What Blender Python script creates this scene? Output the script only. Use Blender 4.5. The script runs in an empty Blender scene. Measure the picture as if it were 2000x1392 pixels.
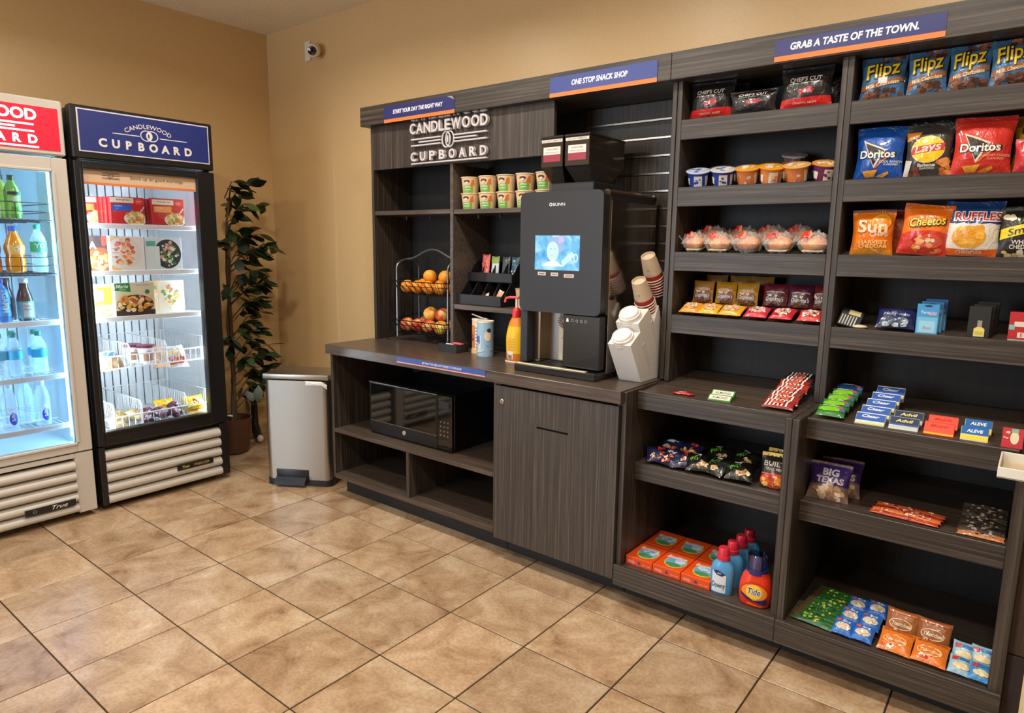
import bpy, bmesh, math, random
from mathutils import Vector, Matrix
random.seed(7)
sc = bpy.context.scene
col = sc.collection
PI = math.pi

# ------------------------------------------------------------------ camera
FPX = 1312.8
YAW, PITCH, ROLL = -0.666395, -0.162544, 0.013229
cy_, sy_, cp_, sp_ = math.cos(YAW), math.sin(YAW), math.cos(PITCH), math.sin(PITCH)
fw = Vector((sy_*cp_, cy_*cp_, sp_)); rt = Vector((cy_, -sy_, 0)); up = rt.cross(fw)
r2 = math.cos(ROLL)*rt + math.sin(ROLL)*up
u2 = -math.sin(ROLL)*rt + math.cos(ROLL)*up
cam = bpy.data.objects.new('camera', bpy.data.cameras.new('camera')); col.objects.link(cam)
cam.data.sensor_fit = 'HORIZONTAL'; cam.data.sensor_width = 36.0; cam.data.lens = FPX/2000*36
cam.data.clip_start = 0.02
cam.matrix_world = Matrix(((r2.x, u2.x, -fw.x, 3.3886), (r2.y, u2.y, -fw.y, -0.677), (r2.z, u2.z, -fw.z, 1.3787), (0, 0, 0, 1)))
sc.camera = cam

# ------------------------------------------------------------------ world, lights, exposure
w = bpy.data.worlds.new('world'); sc.world = w; w.use_nodes = True
w.node_tree.nodes['Background'].inputs[0].default_value = (1.0, 0.92, 0.82, 1)
w.node_tree.nodes['Background'].inputs[1].default_value = 0.03
def area(name, loc, size, power, color, rot=(0, 0, 0), sy=None, spread=None):
    d = bpy.data.lights.new(name, 'AREA'); d.energy = power; d.color = color
    d.shape = 'RECTANGLE' if sy else 'DISK'; d.size = size
    if sy: d.size_y = sy
    if spread: d.spread = spread
    o = bpy.data.objects.new(name, d); col.objects.link(o); o.location = loc; o.rotation_euler = rot
    return o
WARM = (1.0, 0.91, 0.78)
for n, (lx, ly, pw) in enumerate([(0.5, 0.90, 13), (1.75, 0.90, 13), (3.0, 0.90, 13), (0.5, -0.6, 14), (2.1, -0.6, 14), (3.5, -0.6, 13), (2.0, -2.4, 14)]):
    area('ceiling_downlight', (lx, ly, 2.765), 0.20, pw, WARM, spread=2.75 if ly > 0 else 3.1)
# daylight from the lobby windows behind the camera
area('lobby_window', (0.2, -3.9, 1.3), 1.8, 68, (0.72, 0.86, 1.0), (PI/2, 0, 0), 2.0)
vs = sc.view_settings
vs.view_transform = 'Standard'; vs.look = 'None'; vs.exposure = 0.46; vs.gamma = 1.0; vs.use_curve_mapping = False

# ------------------------------------------------------------------ materials
MC = {}
def srgb(c):
    f = lambda v: (v/12.92 if v <= 0.04045 else ((v+0.055)/1.055)**2.4)
    return tuple(f(x/255.0) for x in c) + (1.0,)
def newmat(name):
    m = bpy.data.materials.new(name); m.use_nodes = True
    nt = m.node_tree; b = nt.nodes['Principled BSDF']
    return m, nt, b
def P(c, rough=0.5, metal=0.0, coat=0.0, name=None, emit=0.0, spec=None, noise=0.0, bump=0.0):
    """plain procedural material, colour given in sRGB 0-255; a faint mottling unless noise is None"""
    key = (tuple(c), rough, metal, coat, emit, spec, noise, bump)
    if key in MC: return MC[key]
    m, nt, b = newmat(name or 'paint_%d_%d_%d' % tuple(c))
    b.inputs['Base Color'].default_value = srgb(c)
    b.inputs['Roughness'].default_value = rough; b.inputs['Metallic'].default_value = metal
    b.inputs['Coat Weight'].default_value = coat
    if spec is not None: b.inputs['Specular IOR Level'].default_value = spec
    if emit:
        b.inputs['Emission Color'].default_value = srgb(c); b.inputs['Emission Strength'].default_value = emit
    if noise:
        tc = nt.nodes.new('ShaderNodeTexCoord'); nz = nt.nodes.new('ShaderNodeTexNoise')
        nz.inputs['Scale'].default_value = 60; nz.inputs['Detail'].default_value = 4
        nt.links.new(tc.outputs['Object'], nz.inputs['Vector'])
        mx = nt.nodes.new('ShaderNodeMix'); mx.data_type = 'RGBA'
        nt.links.new(nz.outputs['Fac'], mx.inputs['Factor'])
        a = srgb(c); mx.inputs['A'].default_value = tuple(x*(1-noise) for x in a[:3])+(1,)
        mx.inputs['B'].default_value = tuple(min(1, x*(1+noise)) for x in a[:3])+(1,)
        nt.links.new(mx.outputs['Result'], b.inputs['Base Color'])
    if bump:      # crinkled foil
        tc = nt.nodes.new('ShaderNodeTexCoord'); nz = nt.nodes.new('ShaderNodeTexNoise')
        nz.inputs['Scale'].default_value = 34; nz.inputs['Detail'].default_value = 3; nz.inputs['Distortion'].default_value = 1.5
        nt.links.new(tc.outputs['Object'], nz.inputs['Vector'])
        bp = nt.nodes.new('ShaderNodeBump'); bp.inputs['Strength'].default_value = bump; bp.inputs['Distance'].default_value = 0.010
        nt.links.new(nz.outputs['Fac'], bp.inputs['Height']); nt.links.new(bp.outputs['Normal'], b.inputs['Normal'])
    MC[key] = m
    return m
def ramp(nt, stops):
    r = nt.nodes.new('ShaderNodeValToRGB'); e = r.color_ramp.elements
    while len(e) > 1: e.remove(e[-1])
    e[0].position, e[0].color = stops[0][0], srgb(stops[0][1])
    for p, c in stops[1:]:
        k = e.new(p); k.color = srgb(c)
    return r
def wood(name, scale, c0, c1, c2, rough=0.42):
    m, nt, b = newmat(name); N = nt.nodes; L = nt.links
    tc = N.new('ShaderNodeTexCoord'); mp = N.new('ShaderNodeMapping'); mp.inputs['Scale'].default_value = scale
    L.new(tc.outputs['Object'], mp.inputs['Vector'])
    n1 = N.new('ShaderNodeTexNoise'); n1.inputs['Scale'].default_value = 1.0; n1.inputs['Detail'].default_value = 5; n1.inputs['Roughness'].default_value = 0.7
    L.new(mp.outputs['Vector'], n1.inputs['Vector'])
    r = ramp(nt, [(0.30, c0), (0.5, c1), (0.72, c2)])
    L.new(n1.outputs['Fac'], r.inputs['Fac']); L.new(r.outputs['Color'], b.inputs['Base Color'])
    b.inputs['Roughness'].default_value = rough
    bp = N.new('ShaderNodeBump'); bp.inputs['Strength'].default_value = 0.12; bp.inputs['Distance'].default_value = 0.002
    L.new(n1.outputs['Fac'], bp.inputs['Height']); L.new(bp.outputs['Normal'], b.inputs['Normal'])
    return m
WC = ((36, 31, 28), (58, 51, 46), (98, 88, 79))
WOODV = wood('laminate_vertical_grain', (125, 125, 1.6), *WC)
WOODH = wood('laminate_horizontal_grain', (1.8, 125, 125), *WC)
WOODY = wood('laminate_crosswise_grain', (3.0, 120, 60), (56, 46, 40), (76, 64, 56), (98, 84, 72), 0.3)
WOODD = wood('shade_toned_laminate', (90, 90, 3.0), (27, 26, 25), (34, 32, 31), (42, 39, 37), 0.55)  # shade of the cabinet interiors put into the colour as darker laminate tones
def plaster(name, c, var, rough, scale, bump):
    m, nt, b = newmat(name); N = nt.nodes; L = nt.links
    tc = N.new('ShaderNodeTexCoord'); n = N.new('ShaderNodeTexNoise'); n.inputs['Scale'].default_value = scale; n.inputs['Detail'].default_value = 6
    L.new(tc.outputs['Object'], n.inputs['Vector'])
    a = [max(0, x-var) for x in c]; z = [min(255, x+var) for x in c]
    r = ramp(nt, [(0.35, a), (0.65, z)]); L.new(n.outputs['Fac'], r.inputs['Fac']); L.new(r.outputs['Color'], b.inputs['Base Color'])
    bp = N.new('ShaderNodeBump'); bp.inputs['Strength'].default_value = bump; bp.inputs['Distance'].default_value = 0.004
    L.new(n.outputs['Fac'], bp.inputs['Height']); L.new(bp.outputs['Normal'], b.inputs['Normal'])
    b.inputs['Roughness'].default_value = rough
    return m
WALL = plaster('tan_wall_paint', (212, 179, 130), 2, 0.36, 70, 0.10)
CEIL = plaster('textured_ceiling', (240, 226, 200), 9, 0.8, 130, 1.0)
def tilemat():
    m, nt, b = newmat('stone_look_tile'); N = nt.nodes; L = nt.links
    tc = N.new('ShaderNodeTexCoord'); oi = N.new('ShaderNodeObjectInfo')
    ml = N.new('ShaderNodeMath'); ml.operation = 'MULTIPLY'; ml.inputs[1].default_value = 37.0; L.new(oi.outputs['Random'], ml.inputs[0])
    ad = N.new('ShaderNodeVectorMath'); ad.operation = 'ADD'; L.new(tc.outputs['Object'], ad.inputs[0]); L.new(ml.outputs[0], ad.inputs[1])
    n1 = N.new('ShaderNodeTexNoise'); n1.inputs['Scale'].default_value = 5.5; n1.inputs['Detail'].default_value = 7; n1.inputs['Roughness'].default_value = 0.62; n1.inputs['Distortion'].default_value = 0.7
    L.new(ad.outputs[0], n1.inputs['Vector'])
    n2 = N.new('ShaderNodeTexNoise'); n2.inputs['Scale'].default_value = 90; n2.inputs['Detail'].default_value = 3; L.new(ad.outputs[0], n2.inputs['Vector'])
    r = ramp(nt, [(0.25, (124, 93, 67)), (0.40, (166, 135, 104)), (0.56, (190, 162, 131)), (0.75, (204, 184, 158))])
    L.new(n1.outputs['Fac'], r.inputs['Fac'])
    mx = N.new('ShaderNodeMix'); mx.data_type = 'RGBA'; mx.blend_type = 'MULTIPLY'; mx.inputs['Factor'].default_value = 0.35
    r2_ = ramp(nt, [(0.35, (190, 180, 170)), (0.6, (255, 255, 255))]); L.new(n2.outputs['Fac'], r2_.inputs['Fac'])
    L.new(r.outputs['Color'], mx.inputs['A']); L.new(r2_.outputs['Color'], mx.inputs['B'])
    hv = N.new('ShaderNodeHueSaturation'); mr = N.new('ShaderNodeMapRange'); mr.inputs['To Min'].default_value = 0.86; mr.inputs['To Max'].default_value = 1.06
    L.new(oi.outputs['Random'], mr.inputs['Value']); L.new(mr.outputs[0], hv.inputs['Value']); L.new(mx.outputs['Result'], hv.inputs['Color'])
    L.new(hv.outputs['Color'], b.inputs['Base Color'])
    b.inputs['Roughness'].default_value = 0.27; b.inputs['Specular IOR Level'].default_value = 0.75
    bp = N.new('ShaderNodeBump'); bp.inputs['Strength'].default_value = 0.10; bp.inputs['Distance'].default_value = 0.002
    L.new(n1.outputs['Fac'], bp.inputs['Height']); L.new(bp.outputs['Normal'], b.inputs['Normal'])
    return m
TILE = tilemat()
GROUT = P((50, 37, 28), 0.85, noise=0.1)
def glassmat(name, tint=(255, 255, 255), refl=0.12, rough=0.02):
    """thin clear sheet: transparent with a fresnel reflection"""
    m = bpy.data.materials.new(name); m.use_nodes = True; nt = m.node_tree; N = nt.nodes; L = nt.links
    N.remove(N['Principled BSDF'])
    t = N.new('ShaderNodeBsdfTransparent'); t.inputs[0].default_value = srgb(tint)
    g = N.new('ShaderNodeBsdfGlossy'); g.inputs['Roughness'].default_value = rough
    f = N.new('ShaderNodeFresnel'); f.inputs[0].default_value = 1.45
    mth = N.new('ShaderNodeMath'); mth.operation = 'ADD'; mth.inputs[1].default_value = refl-0.04; mth.use_clamp = True; L.new(f.outputs[0], mth.inputs[0])
    mx = N.new('ShaderNodeMixShader'); L.new(mth.outputs[0], mx.inputs[0]); L.new(t.outputs[0], mx.inputs[1]); L.new(g.outputs[0], mx.inputs[2])
    L.new(mx.outputs[0], N['Material Output'].inputs[0])
    return m
GLASS = glassmat('clear_glass', refl=0.05)
def filmmat(name, c, fac, rough):
    """crinkled cellophane: partly see-through, partly milky and shiny"""
    m, nt, b = newmat(name); N = nt.nodes; L = nt.links
    b.inputs['Base Color'].default_value = srgb(c); b.inputs['Roughness'].default_value = rough
    t = N.new('ShaderNodeBsdfTransparent'); mx = N.new('ShaderNodeMixShader'); mx.inputs[0].default_value = fac
    L.new(t.outputs[0], mx.inputs[1]); L.new(b.outputs[0], mx.inputs[2]); L.new(mx.outputs[0], N['Material Output'].inputs[0])
    return m
FILM = filmmat('clear_wrapper_film', (240, 238, 234), 0.26, 0.16)
CLEARP = glassmat('clear_plastic', (236, 240, 244), 0.10, 0.06)
SMOKE = glassmat('smoked_plastic', (96, 92, 90), 0.08, 0.05)
def brushed(name, c, rough):
    m, nt, b = newmat(name); N = nt.nodes; L = nt.links
    tc = N.new('ShaderNodeTexCoord'); mp = N.new('ShaderNodeMapping'); mp.inputs['Scale'].default_value = (400, 400, 6); L.new(tc.outputs['Object'], mp.inputs['Vector'])
    n = N.new('ShaderNodeTexNoise'); n.inputs['Scale'].default_value = 1; n.inputs['Detail'].default_value = 2; L.new(mp.outputs['Vector'], n.inputs['Vector'])
    mr = N.new('ShaderNodeMapRange'); mr.inputs['To Min'].default_value = rough*0.85; mr.inputs['To Max'].default_value = rough*1.2; L.new(n.outputs['Fac'], mr.inputs['Value']); L.new(mr.outputs[0], b.inputs['Roughness'])
    b.inputs['Base Color'].default_value = srgb(c); b.inputs['Metallic'].default_value = 1.0
    return m
STEEL = brushed('brushed_steel', (172, 168, 160), 0.36)
ALU = brushed('aluminium_insert', (215, 212, 206), 0.28)
MIRROR = brushed('polished_steel', (190, 180, 168), 0.14)

# ------------------------------------------------------------------ mesh helpers
class MB:
    def __init__(s): s.bm = bmesh.new(); s.mats = []
    def mi(s, m):
        if m is None: return 0
        if m not in s.mats: s.mats.append(m)
        return s.mats.index(m)
    def add(s, vs, fs, m=None, T=None):
        k = s.mi(m); bv = [s.bm.verts.new(T @ Vector(v) if T else v) for v in vs]; out = []
        for f in fs:
            try:
                fc = s.bm.faces.new([bv[i] for i in f]); fc.material_index = k; out.append(fc)
            except ValueError: pass
        return bv, out
    def box(s, x0, x1, y0, y1, z0, z1, m=None, bev=0.0, seg=1, T=None):
        vs = [(x, y, z) for z in (z0, z1) for y in (y0, y1) for x in (x0, x1)]
        fs = [(0, 2, 3, 1), (4, 5, 7, 6), (0, 1, 5, 4), (2, 6, 7, 3), (0, 4, 6, 2), (1, 3, 7, 5)]
        bv, fc = s.add(vs, fs, m, T)
        if bev:
            ed = list({e for f in fc for e in f.edges})
            r = bmesh.ops.bevel(s.bm, geom=ed, offset=bev, segments=seg, profile=0.5, affect='EDGES', clamp_overlap=True)
            k = s.mi(m)
            for f in r['faces']: f.material_index = k
        return s
    def prism(s, pts, axis, a, b, m=None, T=None):
        """2-D outline pts extruded along axis 0/1/2 from a to b; pts are the two remaining coordinates in x,y,z order"""
        def mk(p, c):
            if axis == 0: return (c, p[0], p[1])
            if axis == 1: return (p[0], c, p[1])
            return (p[0], p[1], c)
        n = len(pts); vs = [mk(p, a) for p in pts]+[mk(p, b) for p in pts]
        fs = [tuple(range(n))[::-1], tuple(range(n, 2*n))]+[(i, (i+1) % n, n+(i+1) % n, n+i) for i in range(n)]
        s.add(vs, fs, m, T); return s
    def lathe(s, prof, seg=20, c=(0, 0, 0), m=None, T=None, sx=1.0, sy=1.0, cap=True):
        vs = []; fs = []
        for r, z in prof:
            for i in range(seg):
                a = 2*PI*i/seg; vs.append((c[0]+r*sx*math.cos(a), c[1]+r*sy*math.sin(a), c[2]+z))
        for k in range(len(prof)-1):
            for i in range(seg):
                j = (i+1) % seg; fs.append((k*seg+i, k*seg+j, (k+1)*seg+j, (k+1)*seg+i))
        if cap:
            fs.append(tuple(range(seg))[::-1]); n = (len(prof)-1)*seg; fs.append(tuple(range(n, n+seg)))
        s.add(vs, fs, m, T); return s
    def tube(s, pts, r, seg=6, m=None, closed=False, T=None):
        pts = [Vector(p) for p in pts]; n = len(pts); vs = []; fs = []
        nrm = None
        for i, p in enumerate(pts):
            if closed: d = pts[(i+1) % n]-pts[i-1]
            else: d = pts[min(i+1, n-1)]-pts[max(i-1, 0)]
            d.normalize()
            if nrm is None:
                nrm = d.cross(Vector((0, 0, 1)))
                if nrm.length < 1e-3: nrm = d.cross(Vector((1, 0, 0)))
            nrm = nrm-d*nrm.dot(d); nrm.normalize(); bn = d.cross(nrm)
            rr = r[i] if isinstance(r, (list, tuple)) else r
            for k in range(seg):
                a = 2*PI*k/seg; vs.append(tuple(p+(nrm*math.cos(a)+bn*math.sin(a))*rr))
        rng = n if closed else n-1
        for i in range(rng):
            j = (i+1) % n
            for k in range(seg):
                l = (k+1) % seg; fs.append((i*seg+k, i*seg+l, j*seg+l, j*seg+k))
        if not closed:
            fs.append(tuple(range(seg))[::-1]); fs.append(tuple(range((n-1)*seg, n*seg)))
        s.add(vs, fs, m, T); return s
    def ell(s, c, r, su=14, sv=9, m=None, T=None, fn=None):
        vs = []; fs = []
        for j in range(sv+1):
            t = PI*j/sv
            for i in range(su):
                a = 2*PI*i/su; x, y, z = math.sin(t)*math.cos(a), math.sin(t)*math.sin(a), math.cos(t)
                k = fn(x, y, z) if fn else 1.0
                vs.append((c[0]+r[0]*x*k, c[1]+r[1]*y*k, c[2]+r[2]*z*k))
        for j in range(sv):
            for i in range(su):
                k = (i+1) % su; fs.append((j*su+i, (j+1)*su+i, (j+1)*su+k, j*su+k))
        s.add(vs, fs, m, T); return s
    def grid(s, fn, nu, nv, m=None, flip=False, T=None):
        vs = [fn(i/nu, j/nv) for j in range(nv+1) for i in range(nu+1)]; fs = []
        for j in range(nv):
            for i in range(nu):
                a = j*(nu+1)+i; f = (a, a+1, a+nu+2, a+nu+1); fs.append(f[::-1] if flip else f)
        s.add(vs, fs, m, T); return s
    def build(s, name, m=None, parent=None, smooth=True, loc=None, rot=None, ang=35, weld=False):
        if weld: bmesh.ops.remove_doubles(s.bm, verts=s.bm.verts, dist=1e-5)
        me = bpy.data.meshes.new(name)
        bmesh.ops.recalc_face_normals(s.bm, faces=s.bm.faces) if weld else None
        s.bm.to_mesh(me); s.bm.free()
        for x in (s.mats or [m]):
            if x: me.materials.append(x)
        if smooth:
            me.polygons.foreach_set('use_smooth', [True]*len(me.polygons)); me.set_sharp_from_angle(angle=math.radians(ang))
        o = bpy.data.objects.new(name, me); col.objects.link(o)
        if parent: o.parent = parent
        if loc: o.location = loc
        if rot: o.rotation_euler = rot
        return o
def tag(o, label=None, cat=None, group=None, kind=None):
    if label: o['label'] = label
    if cat: o['category'] = cat
    if group: o['group'] = group
    if kind: o['kind'] = kind
    return o
def empty(name, loc=(0, 0, 0), rz=0.0, label=None, cat=None, group=None):
    o = bpy.data.objects.new(name, None); col.objects.link(o); o.empty_display_size = 0.05
    o.location = loc; o.rotation_euler = (0, 0, rz)
    return tag(o, label, cat, group)
def bx(name, x0, x1, y0, y1, z0, z1, m, parent=None, bev=0.0015):
    return MB().box(x0, x1, y0, y1, z0, z1, m, bev).build(name, parent=parent)
KIDS = {}
def dup(root, loc, rot=None, label=None, group=None):
    """copy of a thing with its parts and sub-parts (mesh data shared)"""
    def cp(o, par):
        c = o.copy(); col.objects.link(c); c.parent = par
        for ch in list(o.children): cp(ch, c)
        return c
    r = cp(root, None); r.location = loc
    if rot is not None: r.rotation_euler = rot if isinstance(rot, tuple) else (0, 0, rot)
    if label: r['label'] = label
    if group: r['group'] = group
    return r

# ------------------------------------------------------------------ print (lettering and flat graphics laid on a surface)
TX = {}
def text_geo(s, size, bold=0.0, shear=0.0, sx=1.0, arc=0.0):
    """flat lettering centred on 0,0: verts, faces; arc bends it (radius in units of size)"""
    key = (s, size, bold, shear, sx, arc)
    if key in TX: return TX[key]
    cu = bpy.data.curves.new('lettering', 'FONT'); cu.body = s; cu.size = size; cu.offset = bold*size; cu.shear = shear
    cu.dimensions = '2D'; cu.fill_mode = 'FRONT'; cu.resolution_u = 3; cu.align_x = 'CENTER'; cu.align_y = 'CENTER'
    o = bpy.data.objects.new('lettering', cu); col.objects.link(o)
    dg = bpy.context.evaluated_depsgraph_get(); dg.update()
    me = bpy.data.meshes.new_from_object(o.evaluated_get(dg))
    vs = [(v.co.x*sx, v.co.y) for v in me.vertices]; fs = [tuple(p.vertices) for p in me.polygons]
    if vs:
        cx = (min(v[0] for v in vs)+max(v[0] for v in vs))/2; cz = (min(v[1] for v in vs)+max(v[1] for v in vs))/2
        vs = [(v[0]-cx, v[1]-cz) for v in vs]
        if arc:
            R = arc*size; vs = [((R+v[1])*math.sin(v[0]/R), (R+v[1])*math.cos(v[0]/R)-R) for v in vs]
    bpy.data.objects.remove(o); bpy.data.meshes.remove(me); bpy.data.curves.remove(cu)
    TX[key] = (vs, fs)
    return TX[key]
class Print:
    """collects flat graphics in metres (x right, z up on the printed face) and lays them on a surface fn(x,z,off)->(x,y,z)"""
    def __init__(s): s.it = []; s.lv = 0.0
    def up(s, d=1.0): s.lv += d; return s.lv
    def t(s, txt, x, z, h, c, bold=0.0, shear=0.0, sx=1.0, rot=0.0, arc=0.0, fit=None):
        vs, fs = text_geo(txt, h*1.4, bold, shear, sx, arc)
        if not vs: return s
        if fit:
            wd = max(v[0] for v in vs)-min(v[0] for v in vs); k = fit/wd; vs = [(v[0]*k, v[1]) for v in vs]
        cr, sr = math.cos(rot), math.sin(rot)
        s.it.append(([(x+v[0]*cr-v[1]*sr, z+v[0]*sr+v[1]*cr) for v in vs], fs, c, s.up())); return s
    def sp(s, txt, x0, x1, z, h, c, bold=0.03):
        n = len(txt)
        for i, ch in enumerate(txt): s.t(ch, x0+(x1-x0)*i/(n-1), z, h, c, bold); s.lv -= 1.0
        s.up(); return s
    def p(s, pts, c, d=1.0): s.it.append((list(pts), [tuple(range(len(pts)))], c, s.up(d))); return s
    def r(s, x0, x1, z0, z1, c): return s.p([(x0, z0), (x1, z0), (x1, z1), (x0, z1)], c)
    def e(s, x, z, rx, rz, c, n=22, a0=0.0, a1=2*PI):
        return s.p([(x+rx*math.cos(a0+(a1-a0)*i/n), z+rz*math.sin(a0+(a1-a0)*i/n)) for i in range(n if a1-a0 > 6.28 else n+1)], c)
    def ring(s, x, z, rx, rz, wd, c, n=28):
        vs = []; fs = []
        for i in range(n):
            a = 2*PI*i/n; vs += [(x+rx*math.cos(a), z+rz*math.sin(a)), (x+(rx-wd)*math.cos(a), z+(rz-wd)*math.sin(a))]
            j = (i+1) % n; fs.append((2*i, 2*j, 2*j+1, 2*i+1))
        s.it.append((vs, fs, c, s.up())); return s
    def blobs(s, x, z, rx, rz, cols, n, r0, seed=1):
        """scattered food pieces inside an ellipse"""
        rg = random.Random(seed)
        for i in range(n):
            a = rg.uniform(0, 2*PI); q = math.sqrt(rg.random()); px, pz = x+rx*q*math.cos(a), z+rz*q*math.sin(a)
            k = rg.randint(5, 7); ph = rg.uniform(0, 6); rr = r0*rg.uniform(0.6, 1.25)
            s.p([(px+rr*rg.uniform(0.7, 1.1)*math.cos(ph+2*PI*j/k), pz+rr*rg.uniform(0.55, 1.0)*math.sin(ph+2*PI*j/k)) for j in range(k)], cols[i % len(cols)], 0.12)
        return s
    def lay(s, fn, parent, name='printed_label', step=None, rough=0.45, off0=0.0005, doff=None, clip=None, emit=0.0, mats=None, bump=0.0, coat=0.0):
        mb = MB(); doff = doff or (0.00030 if step else 0.00012)
        for (vs, fs, c, k) in s.it:
            m = (mats or {}).get(tuple(c)) or P(c, rough, emit=emit, bump=bump, coat=coat)
            tmp = bmesh.new(); bv = [tmp.verts.new((v[0], 0, v[1])) for v in vs]
            for f in fs:
                try: tmp.faces.new([bv[i] for i in f])
                except ValueError: pass
            if clip:
                for co, no in (((clip[0], 0, 0), (-1, 0, 0)), ((clip[1], 0, 0), (1, 0, 0)), ((0, 0, clip[2]), (0, 0, -1)), ((0, 0, clip[3]), (0, 0, 1))):
                    bmesh.ops.bisect_plane(tmp, geom=tmp.verts[:]+tmp.edges[:]+tmp.faces[:], plane_co=co, plane_no=no, clear_outer=True)
            if step and tmp.verts:
                for ax in (0, 2):
                    lo = min(v.co[ax] for v in tmp.verts); hi = max(v.co[ax] for v in tmp.verts); q = math.floor(lo/step)+1
                    while q*step < hi:
                        co = [0, 0, 0]; no = [0, 0, 0]; co[ax] = q*step; no[ax] = 1
                        bmesh.ops.bisect_plane(tmp, geom=tmp.verts[:]+tmp.edges[:]+tmp.faces[:], plane_co=co, plane_no=no); q += 1
            bmesh.ops.triangulate(tmp, faces=[f for f in tmp.faces if len(f.verts) > 4])
            tmp.verts.index_update()
            out = [tuple(fn(v.co.x, v.co.z, off0+doff*k)) for v in tmp.verts]
            mb.add(out, [[v.index for v in f.verts] for f in tmp.faces], m); tmp.free()
        return mb.build(name, parent=parent, smooth=bool(step), ang=60)
# ------------------------------------------------------------------ the setting
YW = 2.13; XL = -1.01; ZC = 2.79; T = 0.35
fl = tag(bx('floor', XL-0.1, 5.2, -4.2, YW+0.1, -0.06, -0.004, GROUT, bev=0), kind='structure')
tm = MB().box(0.0027, T-0.0027, 0.0027, T-0.0027, -0.012, 0, TILE, 0.0012)
t0 = tm.build('tile', parent=fl)
first = True
rt_ = random.Random(3)
for i in range(-3, 7):
    for j in range(-3, 12):
        if j*T+T < XL or i*T > YW: continue
        if first: o = t0; first = False
        else:
            o = t0.copy(); col.objects.link(o); o.parent = fl
        o.location = (j*T, i*T, rt_.uniform(-0.0008, 0.0002))
tag(bx('wall_back', XL-0.1, 5.2, YW, YW+0.1, 0, ZC+0.1, WALL, bev=0), kind='structure')
tag(bx('wall_left', XL-0.1, XL, -4.2, YW, 0, ZC+0.1, WALL, bev=0), kind='structure')
tag(bx('wall_right', 5.1, 5.2, -4.2, YW, 0, ZC+0.1, WALL, bev=0), kind='structure')
tag(bx('wall_front', XL-0.1, 5.2, -4.3, -4.2, 0, ZC+0.1, WALL, bev=0), kind='structure')
tag(bx('ceiling', XL-0.1, 5.2, -4.2, YW+0.1, ZC, ZC+0.1, CEIL, bev=0), kind='structure')
# the pale corner of a low half wall that just enters the frame at the lower right
sw = MB().box(3.4545, 3.60, 0.90, 1.30, 0, 0.95, P((232, 214, 170), 0.6, noise=0.03), 0.004).build('wall_side')
tag(sw, kind='structure')

YF, YU, TH = 1.5225, 1.82, 0.019
DARK = P((30, 29, 30), 0.6, noise=0.1)
EDGE = wood('laminate_edge_band', (3, 60, 60), (66, 58, 53), (84, 75, 69), (104, 94, 86), 0.32)

# base cabinet with open shelves
c = empty('open_base_cabinet', (0, 0, 0), label='dark wood base cabinet with open shelves holding the microwave', cat='cabinet')
bx('side_panel', 0.414, 0.433, YF, 2.12, 0.105, 0.80, WOODV, c)
bx('side_panel', 1.561, 1.579, YF, 2.12, 0.105, 0.80, WOODV, c)
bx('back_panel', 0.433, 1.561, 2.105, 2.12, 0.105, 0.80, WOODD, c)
bx('shelf', 0.433, 1.561, YF, 2.105, 0.366, 0.386, WOODY, c)
bx('bottom_shelf', 0.433, 1.561, YF, 2.105, 0.105, 0.131, WOODY, c)
bx('divider', 0.996, 1.015, YF+0.002, 2.105, 0.131, 0.366, WOODV, c)
bx('toe_kick', 0.416, 1.579, 1.6065, 1.622, 0.0, 0.105, DARK, c)

# base cabinet with a locked door and a slot
c = empty('locked_base_cabinet', (0, 0, 0), label='dark wood base cabinet with locked door and narrow slot', cat='cabinet')
bx('side_panel', 1.581, 1.599, YF+0.002, 2.12, 0.105, 0.80, WOODV, c)
bx('side_panel', 2.168, 2.186, YF+0.002, 2.12, 0.105, 0.80, WOODV, c)
bx('bottom_panel', 1.599, 2.168, YF+0.002, 2.12, 0.105, 0.125, WOODD, c)
bx('toe_kick', 1.581, 2.186, 1.6065, 1.622, 0.0, 0.105, DARK, c)
m = MB()   # door leaf around the slot
sx0, sx1, sz0, sz1 = 1.808, 1.963, 0.637, 0.646
for (a, b_, z0, z1) in ((1.5805, sx0, 0.098, 0.79), (sx1, 2.1865, 0.098, 0.79), (sx0, sx1, 0.098, sz0), (sx0, sx1, sz1, 0.79)):
    m.box(a, b_, YF-0.0185, YF+0.001, z0, z1, WOODV)
d = m.build('door', parent=c, smooth=False)
m = MB(); m.box(sx0, sx1, YF-0.004, YF+0.0005, sz0, sz1, P((8, 8, 8), 0.8)); m.build('slot', parent=d)
RX = Matrix.Rotation(PI/2, 4, 'X')
m = MB(); m.lathe([(0.0, 0), (0.011, 0), (0.011, 0.004), (0.009, 0.006), (0.0, 0.006)], 18, T=Matrix.Translation((1.624, YF-0.0185, 0.724)) @ RX, m=P((205, 200, 190), 0.25, 1.0), cap=False)
m.box(1.6232, 1.6248, YF-0.0255, YF-0.0243, 0.719, 0.729, P((40, 38, 36), 0.5)); tag(m.build('lock', parent=d), label='round chrome cam lock')

# worktop
ct = MB().box(0.405, 2.1965, 1.4975, 2.122, 0.80, 0.85, WOODY, 0.002).build('countertop', smooth=True)
tag(ct, 'dark wood laminate worktop running under the coffee machine', 'countertop')
stp = MB().box(0.971, 1.534, 1.4958, 1.4974, 0.823, 0.846, P((58, 84, 160), 0.35)).build('counter_label_strip')
pr = Print(); pr.r(0.971, 1.534, 0.818, 0.8235, (225, 150, 130)); pr.t('GET WHAT YOU NEED, NOT CHARGE TO YOUR ROOM', 1.27, 0.8345, 0.0095, (235, 236, 240), 0.01, 0.2, fit=0.25)
pr.lay(lambda x, z, o: (x, 1.4958-o, z), stp, 'printed_text')
tag(stp, 'blue printed label strip on the front edge of the worktop', 'label strip')

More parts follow.
